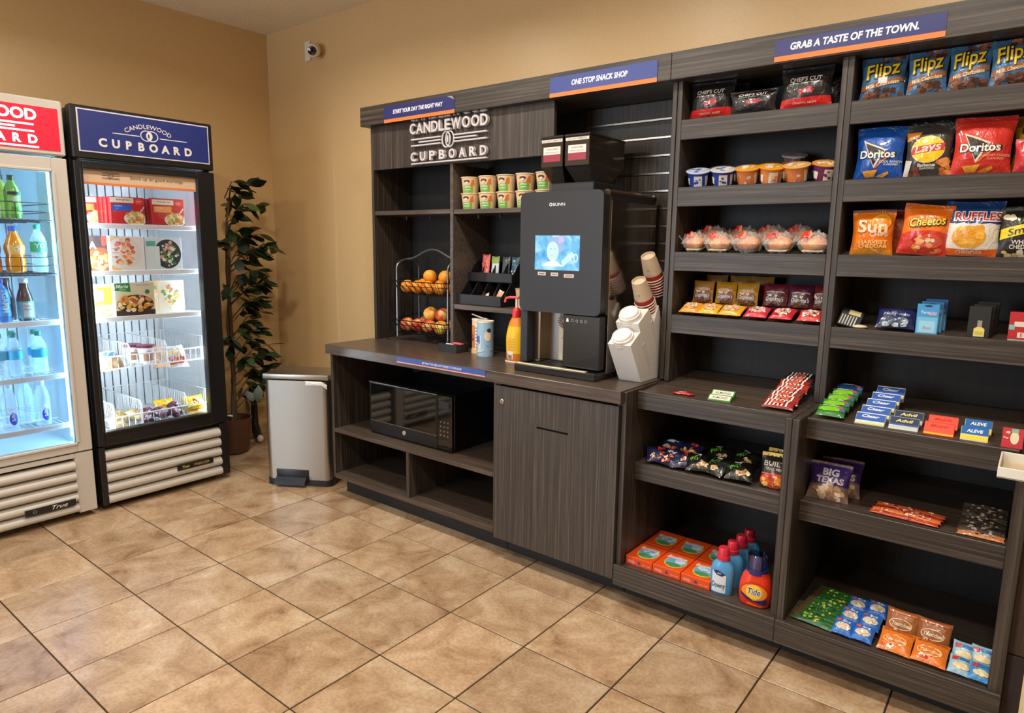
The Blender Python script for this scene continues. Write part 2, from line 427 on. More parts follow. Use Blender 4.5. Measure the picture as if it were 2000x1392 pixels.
# hutch over the worktop
c = empty('hutch_cabinet', (0, 0, 0), label='dark wood hutch with cubbies, logo fascia and slatwall bay', cat='cabinet')
bx('side_panel', 0.428, 0.447, YU, 2.12, 0.851, 2.004, WOODV, c)
bx('divider', 1.019, 1.040, YU, 2.105, 0.851, 1.776, EDGE, c)
bx('divider', 1.621, 1.640, YU, 2.105, 0.851, 1.776, WOODV, c)
bx('side_panel', 2.191, 2.210, YU, 2.12, 0.851, 2.004, WOODV, c)
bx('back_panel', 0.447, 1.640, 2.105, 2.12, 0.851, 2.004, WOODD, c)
bx('logo_fascia', 0.447, 1.641, YU, YU+0.02, 1.776, 2.004, WOODV, c)
bx('shelf', 0.447, 1.019, YU+0.004, 2.105, 1.536, 1.558, EDGE, c)
bx('shelf', 1.040, 1.621, YU+0.004, 2.105, 1.533, 1.555, EDGE, c)
bx('shelf', 1.040, 1.621, YU+0.004, 2.105, 1.060, 1.084, EDGE, c)
for sx_ in (0.62, 0.80, 1.14, 1.28):
    MB().lathe([(0.006, 0), (0.006, 0.018), (0.003, 0.02)], 10, c=(sx_, 1.90, 1.513), m=P((60, 62, 66), 0.3)).build('shelf_hook', parent=c)
k = 0
z = 1.926
while z > 0.86:       # slatwall boards with aluminium inserts between them
    bx('slat_insert', 1.641, 2.190, 2.084, 2.102, z-0.0045, z+0.0045, ALU, c, bev=0.0008)
    bx('slat', 1.641, 2.190, 2.088, 2.108, max(0.852, z-0.0753+0.0048), z-0.0048, WOODV, c)
    z -= 0.0753
bx('slat', 1.641, 2.190, 2.088, 2.108, 1.9312, 2.003, WOODV, c)
# crown
def crown(x0, x1, label):
    c = empty('crown_board', (0, 0, 0), label=label, cat='crown')
    bx('front_board', x0, x1, 1.780, 1.800, 2.004, 2.102, WOODH, c)
    bx('soffit_board', x0, x1, 1.800, 2.12, 2.004, 2.022, WOODH, c)
    return c
crown(0.392, 2.1975, 'long dark wood crown board above the hutch and logo')
crown(2.1990, 3.46, 'dark wood crown board above the snack shelving')

# snack shelving units
def tower(x0, x1, xi0, xi1, label, extra):
    c = empty('snack_shelf_unit', (0, 0, 0), label=label, cat='shelf unit')
    bx('side_panel', x0, xi0, YU, 2.12, 0.846, 2.004, WOODV, c)
    bx('side_panel', xi1, x1, YU, 2.12, 0.846, 2.004, WOODV, c)
    bl = x0-0.0245 if extra == 'M' else 2.8045
    bli = bl+(0.0205 if extra == 'M' else 0.0215); br = x1-0.003 if extra == 'M' else x1
    bri = br-0.021 if extra == 'M' else xi1
    bx('base_side_panel', bl, bli, YF, 2.12, 0.095, 0.845, WOODV, c)
    bx('base_side_panel', bri, br, YF, 2.12, 0.095, 0.845 if extra == 'M' else 0.809, WOODV, c)
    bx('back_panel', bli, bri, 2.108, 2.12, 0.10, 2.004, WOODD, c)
    for zt in (1.118, 1.365, 1.612, 1.862):
        s = MB().prism([(YU+0.018, zt-0.026), (2.108, zt-0.026+0.042), (2.108, zt-0.006+0.042), (YU+0.018, zt-0.006)], 0, xi0, xi1, WOODY).build('shelf', parent=c)
        bx('shelf_fascia', xi0, xi1, YU, YU+0.018, zt-0.073, zt, WOODH, s)
    for zt in (0.838, 0.555):
        s = MB().prism([(1.623, zt-0.026), (2.108, zt-0.026+0.027), (2.108, zt-0.006+0.027), (1.623, zt-0.006)], 0, bli, bri, WOODY).build('shelf', parent=c)
        bx('shelf_fascia', bli, bri, 1.605, 1.623, zt-0.069, zt, WOODH, s)
    s = bx('bottom_shelf', bli, bri, YF, 2.108, 0.128, 0.152, WOODY, c)
    bx('bottom_rail', bl, br+(0.0 if extra == 'M' else 0.0), YF-0.018, YF-0.0005, 0.078, 0.160, WOODH, s)
    bx('toe_kick', bl, br, 1.6065, 1.622, 0.0, 0.10, DARK, c)
    return c
tower(2.213, 2.8065, 2.232, 2.789, 'middle tall dark wood shelf unit beside the coffee counter', 'M')
tower(2.8075, 3.42, 2.826, 3.386, 'right tall dark wood shelf unit with chip bags', 'R')
c = empty('end_panel', (0, 0, 0), label='dark brown end panel right of the shelf units', cat='panel')
bx('panel', 3.421, 3.62, YF+0.03, YF+0.05, 0.27, 0.80, wood('brown_end_panel', (120, 120, 4), (58, 44, 36), (78, 62, 52), (96, 78, 66), 0.5), c)
bx('plinth', 3.421, 3.62, YF+0.025, YF+0.05, 0.0, 0.268, P((52, 42, 42), 0.6, noise=0.1), c)

# header signs on the crown
NAVY = (42, 48, 108); ORNG = (228, 122, 52); WHT = (238, 238, 240)
def header(x0, x1, z0, z1, txt, tx, th, fit, label, navy, curl=False):
    s = MB()
    pts = [(x0, z0), (x1, z0), (x1, z1), (x0, z1)] if not curl else [(x0, z0), (x1, z0), (x1, z1-0.020), (x1-0.05, z1), (x0, z1)]
    s.prism(pts, 1, 1.7775, 1.7797, P(navy, 0.35))
    if curl: s.add([(x1-0.05, 1.7775, z1), (x1, 1.7775, z1-0.02), (x1-0.008, 1.768, z1-0.006)], [(0, 1, 2)], P((225, 220, 230), 0.35))
    s = s.build('header_sign', smooth=False)
    p = Print(); p.r(x0, x1, z0, z0+0.0165, ORNG); p.t(txt, tx, (z0+z1)/2+0.009, th, WHT, 0.034, 0.15, fit=fit)
    p.lay(lambda x, z, o: (x, 1.7775-o, z), s, 'printed_text')
    return tag(s, label, 'sign')
header(0.588, 1.091, 2.003, 2.084, 'START YOUR DAY THE RIGHT WAY', 0.835, 0.019, 0.355, 'navy sign reading start your day the right way', NAVY, True)
header(1.644, 2.143, 2.004, 2.084, 'ONE STOP SNACK SHOP', 1.885, 0.021, 0.262, 'blue sign reading one stop snack shop', (58, 72, 142))
header(2.580, 3.076, 2.009, 2.078, 'GRAB A TASTE OF THE TOWN.', 2.818, 0.022, 0.375, 'navy sign reading grab a taste of the town', NAVY)

# raised logo letters on the hutch fascia
lg = empty('logo_lettering', (1.018, YU, 1.80), label='raised white logo lettering on the hutch fascia', cat='sign')
LW = P((202, 196, 198), 0.4, noise=0.02)
def raised(name, txt, x, z, h, fit, d=0.018, bold=0.016, zmax=None):
    vs, fs = text_geo(txt, h*1.4, bold)
    wd = max(v[0] for v in vs)-min(v[0] for v in vs); hh = max(v[1] for v in vs)-min(v[1] for v in vs)
    kx, kz = fit/wd, h/hh
    t = bmesh.new(); bv = [t.verts.new((v[0]*kx+x, -0.004, v[1]*kz+z)) for v in vs]
    for f in fs:
        try: t.faces.new([bv[i] for i in f])
        except ValueError: pass
    if zmax is not None: bmesh.ops.bisect_plane(t, geom=t.verts[:]+t.edges[:]+t.faces[:], plane_co=(0, 0, zmax), plane_no=(0, 0, 1), clear_outer=True)
    r = bmesh.ops.extrude_face_region(t, geom=t.faces[:])
    for g in r['geom']:
        if isinstance(g, bmesh.types.BMVert): g.co.y -= d
    me = MB(); me.bm.free(); me.bm = t; me.mats = [LW]
    return me.build(name, parent=lg, smooth=False)
wid = dict(zip('CANDLEWO', (0.92, 1.08, 1.06, 1.04, 0.80, 0.84, 1.42, 1.16)))
tot = sum(wid[c_] for c_ in 'CANDLEWOOD'); kx_ = 0.528/tot
for row_, zmx in ((0.160, None), (0.2225, 0.2035)):
    xx = -0.264
    for c_ in 'CANDLEWOOD':
        wd_ = wid[c_]*kx_; raised('letter', c_, xx+wd_/2+0.001, row_, 0.053, wd_*0.88, bold=0.026, zmax=zmx); xx += wd_
sp = 0.505/7.6
for i_, ch in enumerate('CUPBOARD'):
    raised('letter', ch, -0.236+i_*0.0672, 0.022, 0.045, 0.040, bold=0.03)
for (x0, x1, z) in ((-0.255, -0.045, 0.108), (-0.20, -0.045, 0.0925), (-0.255, -0.045, 0.077), (0.045, 0.252, 0.108), (0.045, 0.19, 0.0925), (0.045, 0.252, 0.077), (-0.255, 0.252, -0.012)):
    bx('bar', x0, x1, -0.020, -0.002, z-0.0035, z+0.0035, LW, lg, bev=0.001)
for sx_ in (-0.012, 0.012):
    m = MB(); m.tube([(sx_+0.027*math.cos(a*PI/14), -0.012, 0.0925+0.037*math.sin(a*PI/14)) for a in range(28)], 0.0042, 6, LW, closed=True); m.build('ring', parent=lg)
m = MB(); m.prism([(0.005*math.sin(q), 0.0925+0.017*math.cos(q)) for q in [i*2*PI/20 for i in range(20)]], 1, -0.018, -0.004, LW); m.build('flame', parent=lg)
# ------------------------------------------------------------------ generic containers
def flat(y0=0.0): return lambda x, z, o: (x, y0-o, z)
def carton(name, label, cat, w, h, d, c, pr, loc, rot, group=None, side=None, rough=0.45, top=None):
    """printed carton, front face at local y=0 facing -y"""
    o = MB().box(-w/2, w/2, 0, d, 0, h, P(c, rough), 0.0012).build(name, loc=loc, rot=rot if isinstance(rot, tuple) else (0, 0, rot))
    if pr: pr.lay(flat(), o, 'printed_front', clip=(-w/2+0.001, w/2-0.001, 0.001, h-0.001))
    if side: side.lay(lambda x, z, q: (w/2+q, x, z), o, 'printed_side', clip=(0.001, d-0.001, 0.001, h-0.001))
    if top: top.lay(lambda x, z, q: (x, z, h+q), o, 'printed_top', clip=(-w/2+0.001, w/2-0.001, 0.001, d-0.001))
    return tag(o, label, cat, group)
WHITE = P((226, 224, 220), 0.35, noise=0.02); LINER = P((225, 232, 236), 0.35)
BLK = P((20, 20, 22), 0.38, noise=0.08); CREAM = P((196, 190, 182), 0.4, noise=0.03)
WIREW = P((235, 238, 240), 0.3)
def led(name, c, s):
    m = P(c, 0.5, emit=s, name=name); return m
def cooler(name, loc, label, body, louv, HW, gl, gz, shelves, strip, hdr, frame, shelfmat, fasc):
    """upright glass-door merchandiser; local x = width, y = depth, front at y=0"""
    c = empty(name, loc, PI/2, label, 'refrigerator')
    m = MB()
    m.box(-HW, -HW+0.035, 0.05, 0.72, 0.035, 2.0, body, 0.004); m.box(HW-0.035, HW, 0.05, 0.72, 0.035, 2.0, body, 0.004)
    m.box(-HW+0.035, HW-0.035, 0.69, 0.72, 0.035, 2.0, body); m.box(-HW+0.035, HW-0.035, 0.05, 0.69, 1.765, 2.0, body); m.box(-HW+0.035, HW-0.035, 0.05, 0.69, 0.035, 0.36, body)
    m.build('cabinet_body', parent=c)
    for sx_ in (-1, 1):
        for yy in (0.10, 0.64): MB().lathe([(0.018, 0), (0.018, 0.02), (0.008, 0.022), (0.008, 0.036)], 10, c=(sx_*(HW-0.06), yy, 0.0), m=DARK).build('foot', parent=c)
    m = MB(); iw = HW-0.037
    m.box(-iw, -iw+0.006, 0.055, 0.688, 0.362, 1.763, LINER); m.box(iw-0.006, iw, 0.055, 0.688, 0.362, 1.763, LINER)
    m.box(-iw, iw, 0.055, 0.688, 0.362, 0.368, LINER); m.box(-iw, iw, 0.055, 0.688, 1.757, 1.763, LINER)
    n = 14
    for i in range(n):     # ribbed back panel
        x0 = -iw+2*iw*i/n; m.box(x0+0.003, x0+2*iw/n-0.003, 0.675, 0.686, 0.368, 1.757, LINER, 0.002)
    m.build('liner', parent=c)
    for sx_ in (-1, 1):
        MB().box(sx_*(iw-0.012)-0.007, sx_*(iw-0.012)+0.007, 0.058, 0.072, 0.40, 1.73, strip).build('light_strip', parent=c)
        for yy in (0.12, 0.62): bx('shelf_standard', sx_*(iw-0.012)-0.005, sx_*(iw-0.012)+0.005, yy-0.008, yy+0.008, 0.40, 1.73, WIREW, c)
    # door
    d = MB()
    for (x0, x1, z0, z1) in ((-HW, gl[0], 0.345, 1.755), (gl[1], HW, 0.345, 1.755), (gl[0], gl[1], gz[1], 1.755), (gl[0], gl[1], 0.345, gz[0])):
        d.box(x0, x1, 0.0, 0.046, z0, z1, frame, 0.003)
    d = d.build('door', parent=c)
    lip = MB()
    for (x0, x1, z0, z1) in ((gl[0]-0.012, gl[0]+0.002, gz[0], gz[1]), (gl[1]-0.002, gl[1]+0.012, gz[0], gz[1]), (gl[0], gl[1], gz[1]-0.002, gz[1]+0.012), (gl[0], gl[1], gz[0]-0.012, gz[0]+0.002)):
        lip.box(x0, x1, -0.006, 0.004, z0, z1, frame, 0.003)
    lip.build('glass_frame', parent=d)
    MB().box(gl[0], gl[1], 0.018, 0.024, gz[0], gz[1], GLASS).build('pane', parent=d, smooth=False)
    # shelves
    for k, zz in enumerate(shelves):
        m = MB(); y0 = 0.075
        for i in range(25):
            x = -iw+0.02+(2*iw-0.04)*i/24; m.tube([(x, y0, zz-0.003), (x, 0.66, zz-0.003)], 0.0018, 4, shelfmat[k])
        for yy in (y0, 0.27, 0.46, 0.66): m.tube([(-iw+0.014, yy, zz-0.008), (iw-0.014, yy, zz-0.008)], 0.004, 6, shelfmat[k])
        s = m.build('wire_shelf', parent=c)
        if fasc[k]: bx('price_rail', -iw+0.014, iw-0.014, y0-0.008, y0-0.004, zz-0.022, zz+0.004, WIREW, s)
        else:
            m = MB()
            for zf in (0.035, 0.075): m.tube([(-iw+0.02, 0.62, zz+zf), (-iw+0.02, y0, zz+zf), (iw-0.02, y0, zz+zf), (iw-0.02, 0.62, zz+zf)], 0.002, 5, shelfmat[k])
            for i in range(5): m.tube([(-iw+0.02+(2*iw-0.04)*i/4, y0, zz), (-iw+0.02+(2*iw-0.04)*i/4, y0, zz+0.075)], 0.002, 5, shelfmat[k])
            m.build('wire_rail', parent=s)
    # header
    h = bx('header', -HW, HW, -0.002, 0.05, 1.766, 2.012, frame, c, 0.006)
    # louvred grille
    g = MB()
    gx0, gx1 = louv[1], louv[2]
    g.box(-HW, gx0, 0.004, 0.05, 0.03, 0.338, louv[3], 0.002); g.box(gx1, HW, 0.004, 0.05, 0.03, 0.338, louv[3], 0.002)
    if louv[4]: g.box(gx0, gx1, 0.004, 0.05, 0.315, 0.338, louv[3], 0.002)
    g.box(gx0, gx1, 0.040, 0.05, 0.03, 0.315, DARK)
    g = g.build('grille', parent=c)
    n = 5; z1 = louv[5]; zh = (z1-0.036)/n
    for i in range(n):
        zb = 0.036+i*zh; pts = [(0.034, zb+0.004), (0.004, zb+0.002), (-0.006, zb+zh*0.22), (-0.007, zb+zh*0.42), (-0.002, zb+zh*0.62), (0.012, zb+zh*0.80), (0.034, zb+zh*0.86)]
        MB().prism(pts, 0, gx0+0.001, gx1-0.001, louv[0]).build('louver', parent=g, ang=50)
    return c, d, h, g

# ---- black freezer
FZ = (-0.28, 0.958, 0.0)
ledF = led('freezer_led', (226, 242, 255), 58.0)
fz, fzd, fzh, fzg = cooler('freezer', FZ, 'black upright glass-door freezer with lit shelves of frozen meals', BLK,
    (CREAM, -0.318, 0.296, BLK, False, 0.322), 0.345, (-0.311, 0.246), (0.416, 1.722), (1.462, 1.226, 0.99), ledF, None, BLK, [WIREW]*3, [1, 1, 1])
sg = MB().box(-0.318, 0.322, -0.006, -0.002, 1.798, 1.997, P((205, 205, 212), 0.4), 0.001).build('sign_panel', parent=fzh)
NV = (26, 40, 112); LT = (214, 208, 205)
p = Print(); p.r(-0.312, 0.316, 1.804, 1.991, NV); p.t('CANDLEWOOD', 0.006, 1.951, 0.021, LT, 0.008, fit=None, sx=1.12, arc=7.0)
p.sp('CUPBOARD', -0.212, 0.205, 1.849, 0.038, LT, 0.045)
p.r(-0.165, -0.036, 1.898, 1.902, LT); p.r(0.058, 0.20, 1.898, 1.902, LT); p.e(0.011, 1.902, 0.05, 0.03, NV)
for dx in (-0.014, 0.014): p.ring(0.009+dx, 1.906, 0.030, 0.027, 0.0045, LT)
p.e(0.009, 1.906, 0.012, 0.019, LT); p.e(0.006, 1.905, 0.004, 0.011, NV)
p.lay(flat(-0.006), sg, 'printed_logo', rough=0.5)
bn = MB().box(-0.309, 0.244, 0.0145, 0.0165, 1.648, 1.721, P((206, 176, 146), 0.5)).build('window_banner', parent=fzd)
p = Print(); p.r(-0.309, 0.244, 1.648, 1.660, (214, 122, 70)); p.t('Stock up on good mornings.', 0.045, 1.690, 0.015, (70, 52, 46), 0.004, fit=0.27)
p.t('CANDLEWOOD', -0.18, 1.707, 0.008, (60, 52, 60), 0.02, fit=0.082); p.t('CUPBOARD', -0.18, 1.682, 0.008, (60, 52, 60), 0.02, fit=0.082); p.r(-0.222, -0.138, 1.694, 1.696, (60, 52, 60)); p.ring(-0.18, 1.695, 0.012, 0.009, 0.002, (60, 52, 60))
p.lay(flat(0.0145), bn, 'printed_text')
pl = bx('name_plate', 0.032, 0.238, -0.012, -0.006, 0.124, 0.156, P((22, 20, 18), 0.3), fzg)
p = Print(); p.t('True', 0.078, 0.140, 0.015, (196, 168, 112), 0.03, 0.3); p.t('FREEZER', 0.170, 0.140, 0.013, (196, 168, 112), 0.0, fit=0.088); p.lay(flat(-0.012), pl, 'printed_text')
hc = MB(); hc.tube([(0.345, 0.02, 0.375), (0.372, -0.005, 0.372), (0.385, 0.03, 0.368), (0.36, 0.06, 0.366)], 0.004, 6, P((150, 150, 150), 0.3)); hc.build('cable', parent=fz)

# ---- white drinks cooler
WZ = (-0.28, 0.241, 0.0)
ledW = led('cooler_led', (150, 214, 255), 52.0)
wz, wzd, wzh, wzg = cooler('drinks_cooler', WZ, 'white upright drinks cooler with red lit header', CREAM,
    (CREAM, -0.345, 0.262, CREAM, True, 0.308), 0.343, (-0.28, 0.278), (0.392, 1.692), (1.474, 1.222, 0.996, 0.732, 0.482), ledW, None, CREAM, [DARK, DARK, WIREW, WIREW, WIREW], [0, 0, 1, 1, 1])
sg = MB().box(-0.322, 0.322, -0.005, -0.002, 1.786, 1.974, P((226, 18, 44), 0.4, emit=0.55)).build('sign_panel', parent=wzh)
p = Print(); LE = (255, 240, 250)
p.t('CANDLEWOOD', 0.0, 1.936, 0.046, LE, 0.035, fit=0.472); p.sp('CUPBOARD', -0.214, 0.214, 1.829, 0.036, LE, 0.045)
for (x0, x1, z) in ((-0.222, -0.04, 1.893), (0.04, 0.222, 1.893), (0.04, 0.15, 1.878), (-0.15, -0.04, 1.878), (-0.222, -0.04, 1.863), (0.04, 0.222, 1.863), (-0.235, 0.235, 1.795)): p.r(x0, x1, z-0.004, z+0.004, LE)
for dx in (-0.014, 0.014): p.ring(dx, 1.879, 0.030, 0.027, 0.005, LE)
p.lay(flat(-0.005), sg, 'lit_logo', emit=1.1)
pl = bx('name_plate', 0.03, 0.245, -0.012, -0.006, 0.082, 0.116, P((26, 26, 28), 0.3), wzg)
p = Print(); p.t('True', 0.175, 0.099, 0.020, (220, 214, 205), 0.01, 0.4, sx=1.3); p.ring(0.07, 0.099, 0.008, 0.008, 0.002, (150, 150, 150)); p.lay(flat(-0.012), pl, 'printed_text')

# ---- frozen meals; local-x, depth, height on the freezer shelf
def FW(lx, ly, z, base=FZ): return (base[0]-ly, base[1]+lx, z)
R9 = PI/2
RED = (196, 30, 34); FOOD1 = [(226, 170, 84), (240, 206, 130), (204, 130, 60), (196, 178, 90), (250, 226, 170)]
def meal_red(pc):
    p = Print(); p.r(-0.082, 0.03, 0.108, 0.134, (236, 226, 200)); p.t('evergreen', -0.02, 0.121, 0.010, (90, 84, 80), 0.01, fit=0.07)
    p.r(-0.075, 0.018, 0.068, 0.10, pc); p.t('breakfast', -0.045, 0.092, 0.007, (235, 240, 245), 0.01); p.t('bowl', -0.052, 0.080, 0.006, (235, 240, 245))
    p.e(0.055, 0.118, 0.02, 0.016, (226, 70, 70)); p.t('NEW', 0.055, 0.118, 0.007, (245, 230, 225))
    p.e(0.035, 0.030, 0.058, 0.034, (240, 238, 232)); p.blobs(0.036, 0.036, 0.048, 0.030, FOOD1, 34, 0.013, 4)
    p.p([(0.06, 0.06), (0.082, 0.09), (0.078, 0.094), (0.055, 0.064)], (220, 216, 214)); return p
YF_ = 0.078
m1 = carton('frozen_meal_box', 'red frozen meal carton with blue panel, top freezer shelf middle', 'food box', 0.166, 0.138, 0.03, RED, meal_red((38, 96, 196)), FW(-0.086, YF_, 1.464), R9)
carton('frozen_meal_box', 'red frozen meal carton with orange panel, right end of top freezer shelf', 'food box', 0.172, 0.142, 0.03, RED, meal_red((232, 150, 70)), FW(0.118, YF_, 1.464), R9)
carton('frozen_meal_box', 'red frozen meal carton cut off at left of top freezer shelf', 'food box', 0.15, 0.138, 0.03, RED, meal_red((236, 120, 60)), FW(-0.222, YF_+0.11, 1.464), R9)
for row, (lx0, n) in enumerate(((-0.098, 4), (0.106, 4))):
    for k in range(n):
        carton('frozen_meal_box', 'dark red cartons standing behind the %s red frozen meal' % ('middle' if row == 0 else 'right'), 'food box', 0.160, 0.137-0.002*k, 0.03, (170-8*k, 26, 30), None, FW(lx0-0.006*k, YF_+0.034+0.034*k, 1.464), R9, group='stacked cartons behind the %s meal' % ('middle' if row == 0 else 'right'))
p = Print(); p.r(-0.06, 0.08, 0, 0.18, (58, 48, 50)); p.e(0.0, 0.055, 0.066, 0.062, (150, 62, 34)); p.blobs(0, 0.05, 0.055, 0.044, [(206, 132, 60), (226, 176, 96), (150, 86, 46), (240, 214, 150)], 36, 0.014, 2)
p.r(0.012, 0.062, 0.128, 0.175, (204, 58, 40)); p.t('16', 0.036, 0.152, 0.016, (90, 20, 16), 0.02); p.t('A', -0.03, 0.128, 0.034, (236, 230, 226), 0.03)
carton('frozen_meal_box', 'black and red frozen meal carton, left of middle freezer shelf', 'food box', 0.14, 0.176, 0.035, (58, 48, 50), p, FW(-0.222, YF_+0.040, 1.228), R9)
p = Print(); p.r(-0.083, -0.035, 0, 0.18, (232, 192, 116)); p.r(-0.08, -0.056, 0.126, 0.152, (60, 160, 110)); p.e(-0.02, 0.088, 0.088, 0.082, (238, 234, 228)); p.blobs(-0.012, 0.092, 0.05, 0.070, [(222, 120, 84), (236, 170, 110), (200, 84, 60), (244, 206, 160)], 44, 0.013, 5)
for zz in (0.11, 0.09, 0.07): p.r(-0.076, -0.042, zz, zz+0.002, (150, 120, 60))
carton('frozen_meal_box', 'cream frozen pasta carton with yellow stripe, centre of middle freezer shelf', 'food box', 0.166, 0.176, 0.035, (244, 242, 240), p, FW(-0.104, YF_-0.003, 1.228), R9)
p = Print(); p.r(-0.09, -0.042, 0.126, 0.152, (96, 190, 172)); p.e(0.020, 0.085, 0.072, 0.078, (52, 54, 62)); p.r(-0.096, -0.022, 0, 0.126, (226, 240, 242)); p.blobs(0.028, 0.085, 0.048, 0.062, [(226, 232, 214), (96, 146, 66), (240, 226, 200), (70, 120, 56), (230, 160, 150)], 46, 0.012, 6)
carton('frozen_meal_box', 'pale blue frozen meal carton with dark bowl, right of middle freezer shelf', 'food box', 0.192, 0.172, 0.035, (226, 240, 242), p, FW(0.080, YF_, 1.228), R9)
p = Print(); p.r(-0.07, 0.07, 0.11, 0.17, (198, 208, 120)); p.r(-0.03, 0.07, 0.06, 0.15, (226, 178, 50)); p.r(-0.066, 0.002, 0.082, 0.135, (206, 214, 180)); p.t('LIGHTS', -0.032, 0.11, 0.024, (110, 112, 96), 0.01, fit=0.062); p.r(-0.066, 0.0, 0.055, 0.078, (150, 190, 60)); p.blobs(0, 0.03, 0.06, 0.026, [(236, 216, 180), (200, 150, 90), (240, 236, 224), (170, 120, 80)], 30, 0.013, 8)
carton('frozen_meal_box', 'yellow green frozen meal carton, left of lower freezer shelf', 'food box', 0.14, 0.168, 0.035, (214, 214, 170), p, FW(-0.222, YF_+0.040, 0.992), R9)
p = Print(); p.p([(-0.10, 0.135), (-0.02, 0.125), (-0.024, 0.176), (-0.112, 0.176)], (40, 130, 66)); p.t('Marie', -0.062, 0.155, 0.019, (246, 246, 240), 0.015, 0.3); p.t('entree', -0.06, 0.138, 0.009, (226, 240, 226), 0.0)
p.r(-0.1, 0.1, 0.0, 0.03, (70, 44, 36)); p.e(0.0, 0.06, 0.092, 0.05, (60, 44, 36)); p.blobs(0, 0.066, 0.082, 0.042, [(232, 176, 74), (240, 200, 120), (214, 146, 60), (250, 232, 200), (190, 90, 50)], 60, 0.013, 9); p.e(0.062, 0.124, 0.012, 0.012, (60, 130, 60)); p.t('classic dinner', 0.04, 0.16, 0.006, (90, 80, 70), fit=0.07)
carton('frozen_meal_box', 'large beige frozen dinner carton with green corner, lower freezer shelf', 'food box', 0.198, 0.172, 0.035, (226, 214, 184), p, FW(-0.086, YF_-0.006, 0.992), R9)
p = Print(); p.r(-0.096, -0.045, 0.11, 0.175, (240, 212, 150)); p.r(-0.09, -0.052, 0.13, 0.152, (96, 190, 172)); p.e(0.02, 0.09, 0.062, 0.078, (236, 234, 226)); p.blobs(0.022, 0.09, 0.046, 0.062, [(240, 222, 160), (120, 160, 70), (222, 150, 110), (248, 240, 214), (214, 190, 110)], 46, 0.012, 10)
for i_ in range(5): p.r(-0.088+i_*0.010, -0.086+i_*0.010, 0.01, 0.10, (222, 206, 170))
carton('frozen_meal_box', 'cream frozen pasta carton with white bowl, right of lower freezer shelf', 'food box', 0.192, 0.176, 0.035, (246, 238, 216), p, FW(0.096, YF_+0.036, 0.992), R9)

# ---- wire baskets at the bottom of the freezer
def basket(z0, dividers, zf, zb, label):
    c = empty('wire_basket', FW(0, 0.085, z0), R9, label, 'basket')
    w2 = 0.285; dp = 0.50
    m = MB()
    m.tube([(-w2, 0, zf), (w2, 0, zf)], 0.0042, 6, WIREW); m.tube([(-w2, 0, 0.004), (w2, 0, 0.004)], 0.0045, 6, WIREW)
    for i in range(19): m.tube([(-w2+2*w2*i/18, 0, 0.004), (-w2+2*w2*i/18, 0, zf)], 0.0024, 4, WIREW)
    m.build('front_rail', parent=c)
    m = MB()
    for i in range(22): m.tube([(-w2+2*w2*i/21, 0, 0.004), (-w2+2*w2*i/21, dp, 0.004), (-w2+2*w2*i/21, dp, zb)], 0.0020, 4, WIREW)
    m.tube([(-w2, dp, zb), (w2, dp, zb)], 0.0028, 6, WIREW); m.build('floor_and_back', parent=c)
    for x in [-w2]+dividers+[w2]:
        m = MB(); m.tube([(x, 0, 0.004), (x, 0, zb-0.02), (x, 0.02, zb), (x, dp, zb)], 0.0036, 6, WIREW)
        for i in range(1, 22): m.tube([(x, dp*i/22, 0.004), (x, dp*i/22, zb)], 0.0018, 4, WIREW)
        m.build('divider', parent=c)
basket(0.716, [-0.128, 0.060], 0.070, 0.125, 'white wire freezer basket with sandwiches and cups')
basket(0.395, [-0.228, -0.09, 0.150], 0.066, 0.135, 'bottom white wire freezer basket with wrapped snacks')
def pillow(w, d, h, seed=0, nu=10, nv=10, wr=0.12, pw=0.55):
    """closed crumpled pouch lying flat: width w (x), depth d (y), height h (z)"""
    rg = random.Random(seed); ph = [rg.uniform(0, 6) for _ in range(6)]
    def f(u, v, s):
        a, b = 2*u-1, 2*v-1
        e = max(0.0, (1-abs(a)**2.6))*max(0.0, (1-abs(b)**3.2))
        k = e**pw*(1+wr*math.sin(7*a+ph[0])*math.sin(6*b+ph[1])+wr*0.7*math.sin(13*a+9*b+ph[2]))
        return (a*w/2*(1-0.05*(1-b*b)), b*d/2*(1-0.05*(1-a*a)), h/2+s*h/2*k+0.0006*s)
    return f
def packet(name, label, cat, w, d, h, c, loc, rot, pr=None, group=None, seed=0, rough=0.3, wr=0.12):
    f = pillow(w, d, h, seed, wr=wr); m = MB()
    m.grid(lambda u, v: f(u, v, 1), 10, 10, P(c, rough, coat=0.3, bump=0.3)); m.grid(lambda u, v: f(u, v, -1), 10, 10, P(c, rough, coat=0.3, bump=0.3), flip=True)
    o = m.build(name, loc=loc, rot=rot if isinstance(rot, tuple) else (0, 0, rot), ang=70, weld=True)
    if pr:
        def fn(x, z, q):
            u = min(1, max(0, x/w+0.5)); v = min(1, max(0, z/d+0.5)); a = f(u, v, 1); return (a[0], a[1], a[2]+q+0.0006)
        pr.lay(fn, o, 'printed_label', step=min(w, d)/8, rough=rough, bump=0.3, coat=0.3, clip=(-w/2*0.97, w/2*0.97, -d/2*0.97, d/2*0.97))
    return tag(o, label, cat, group)
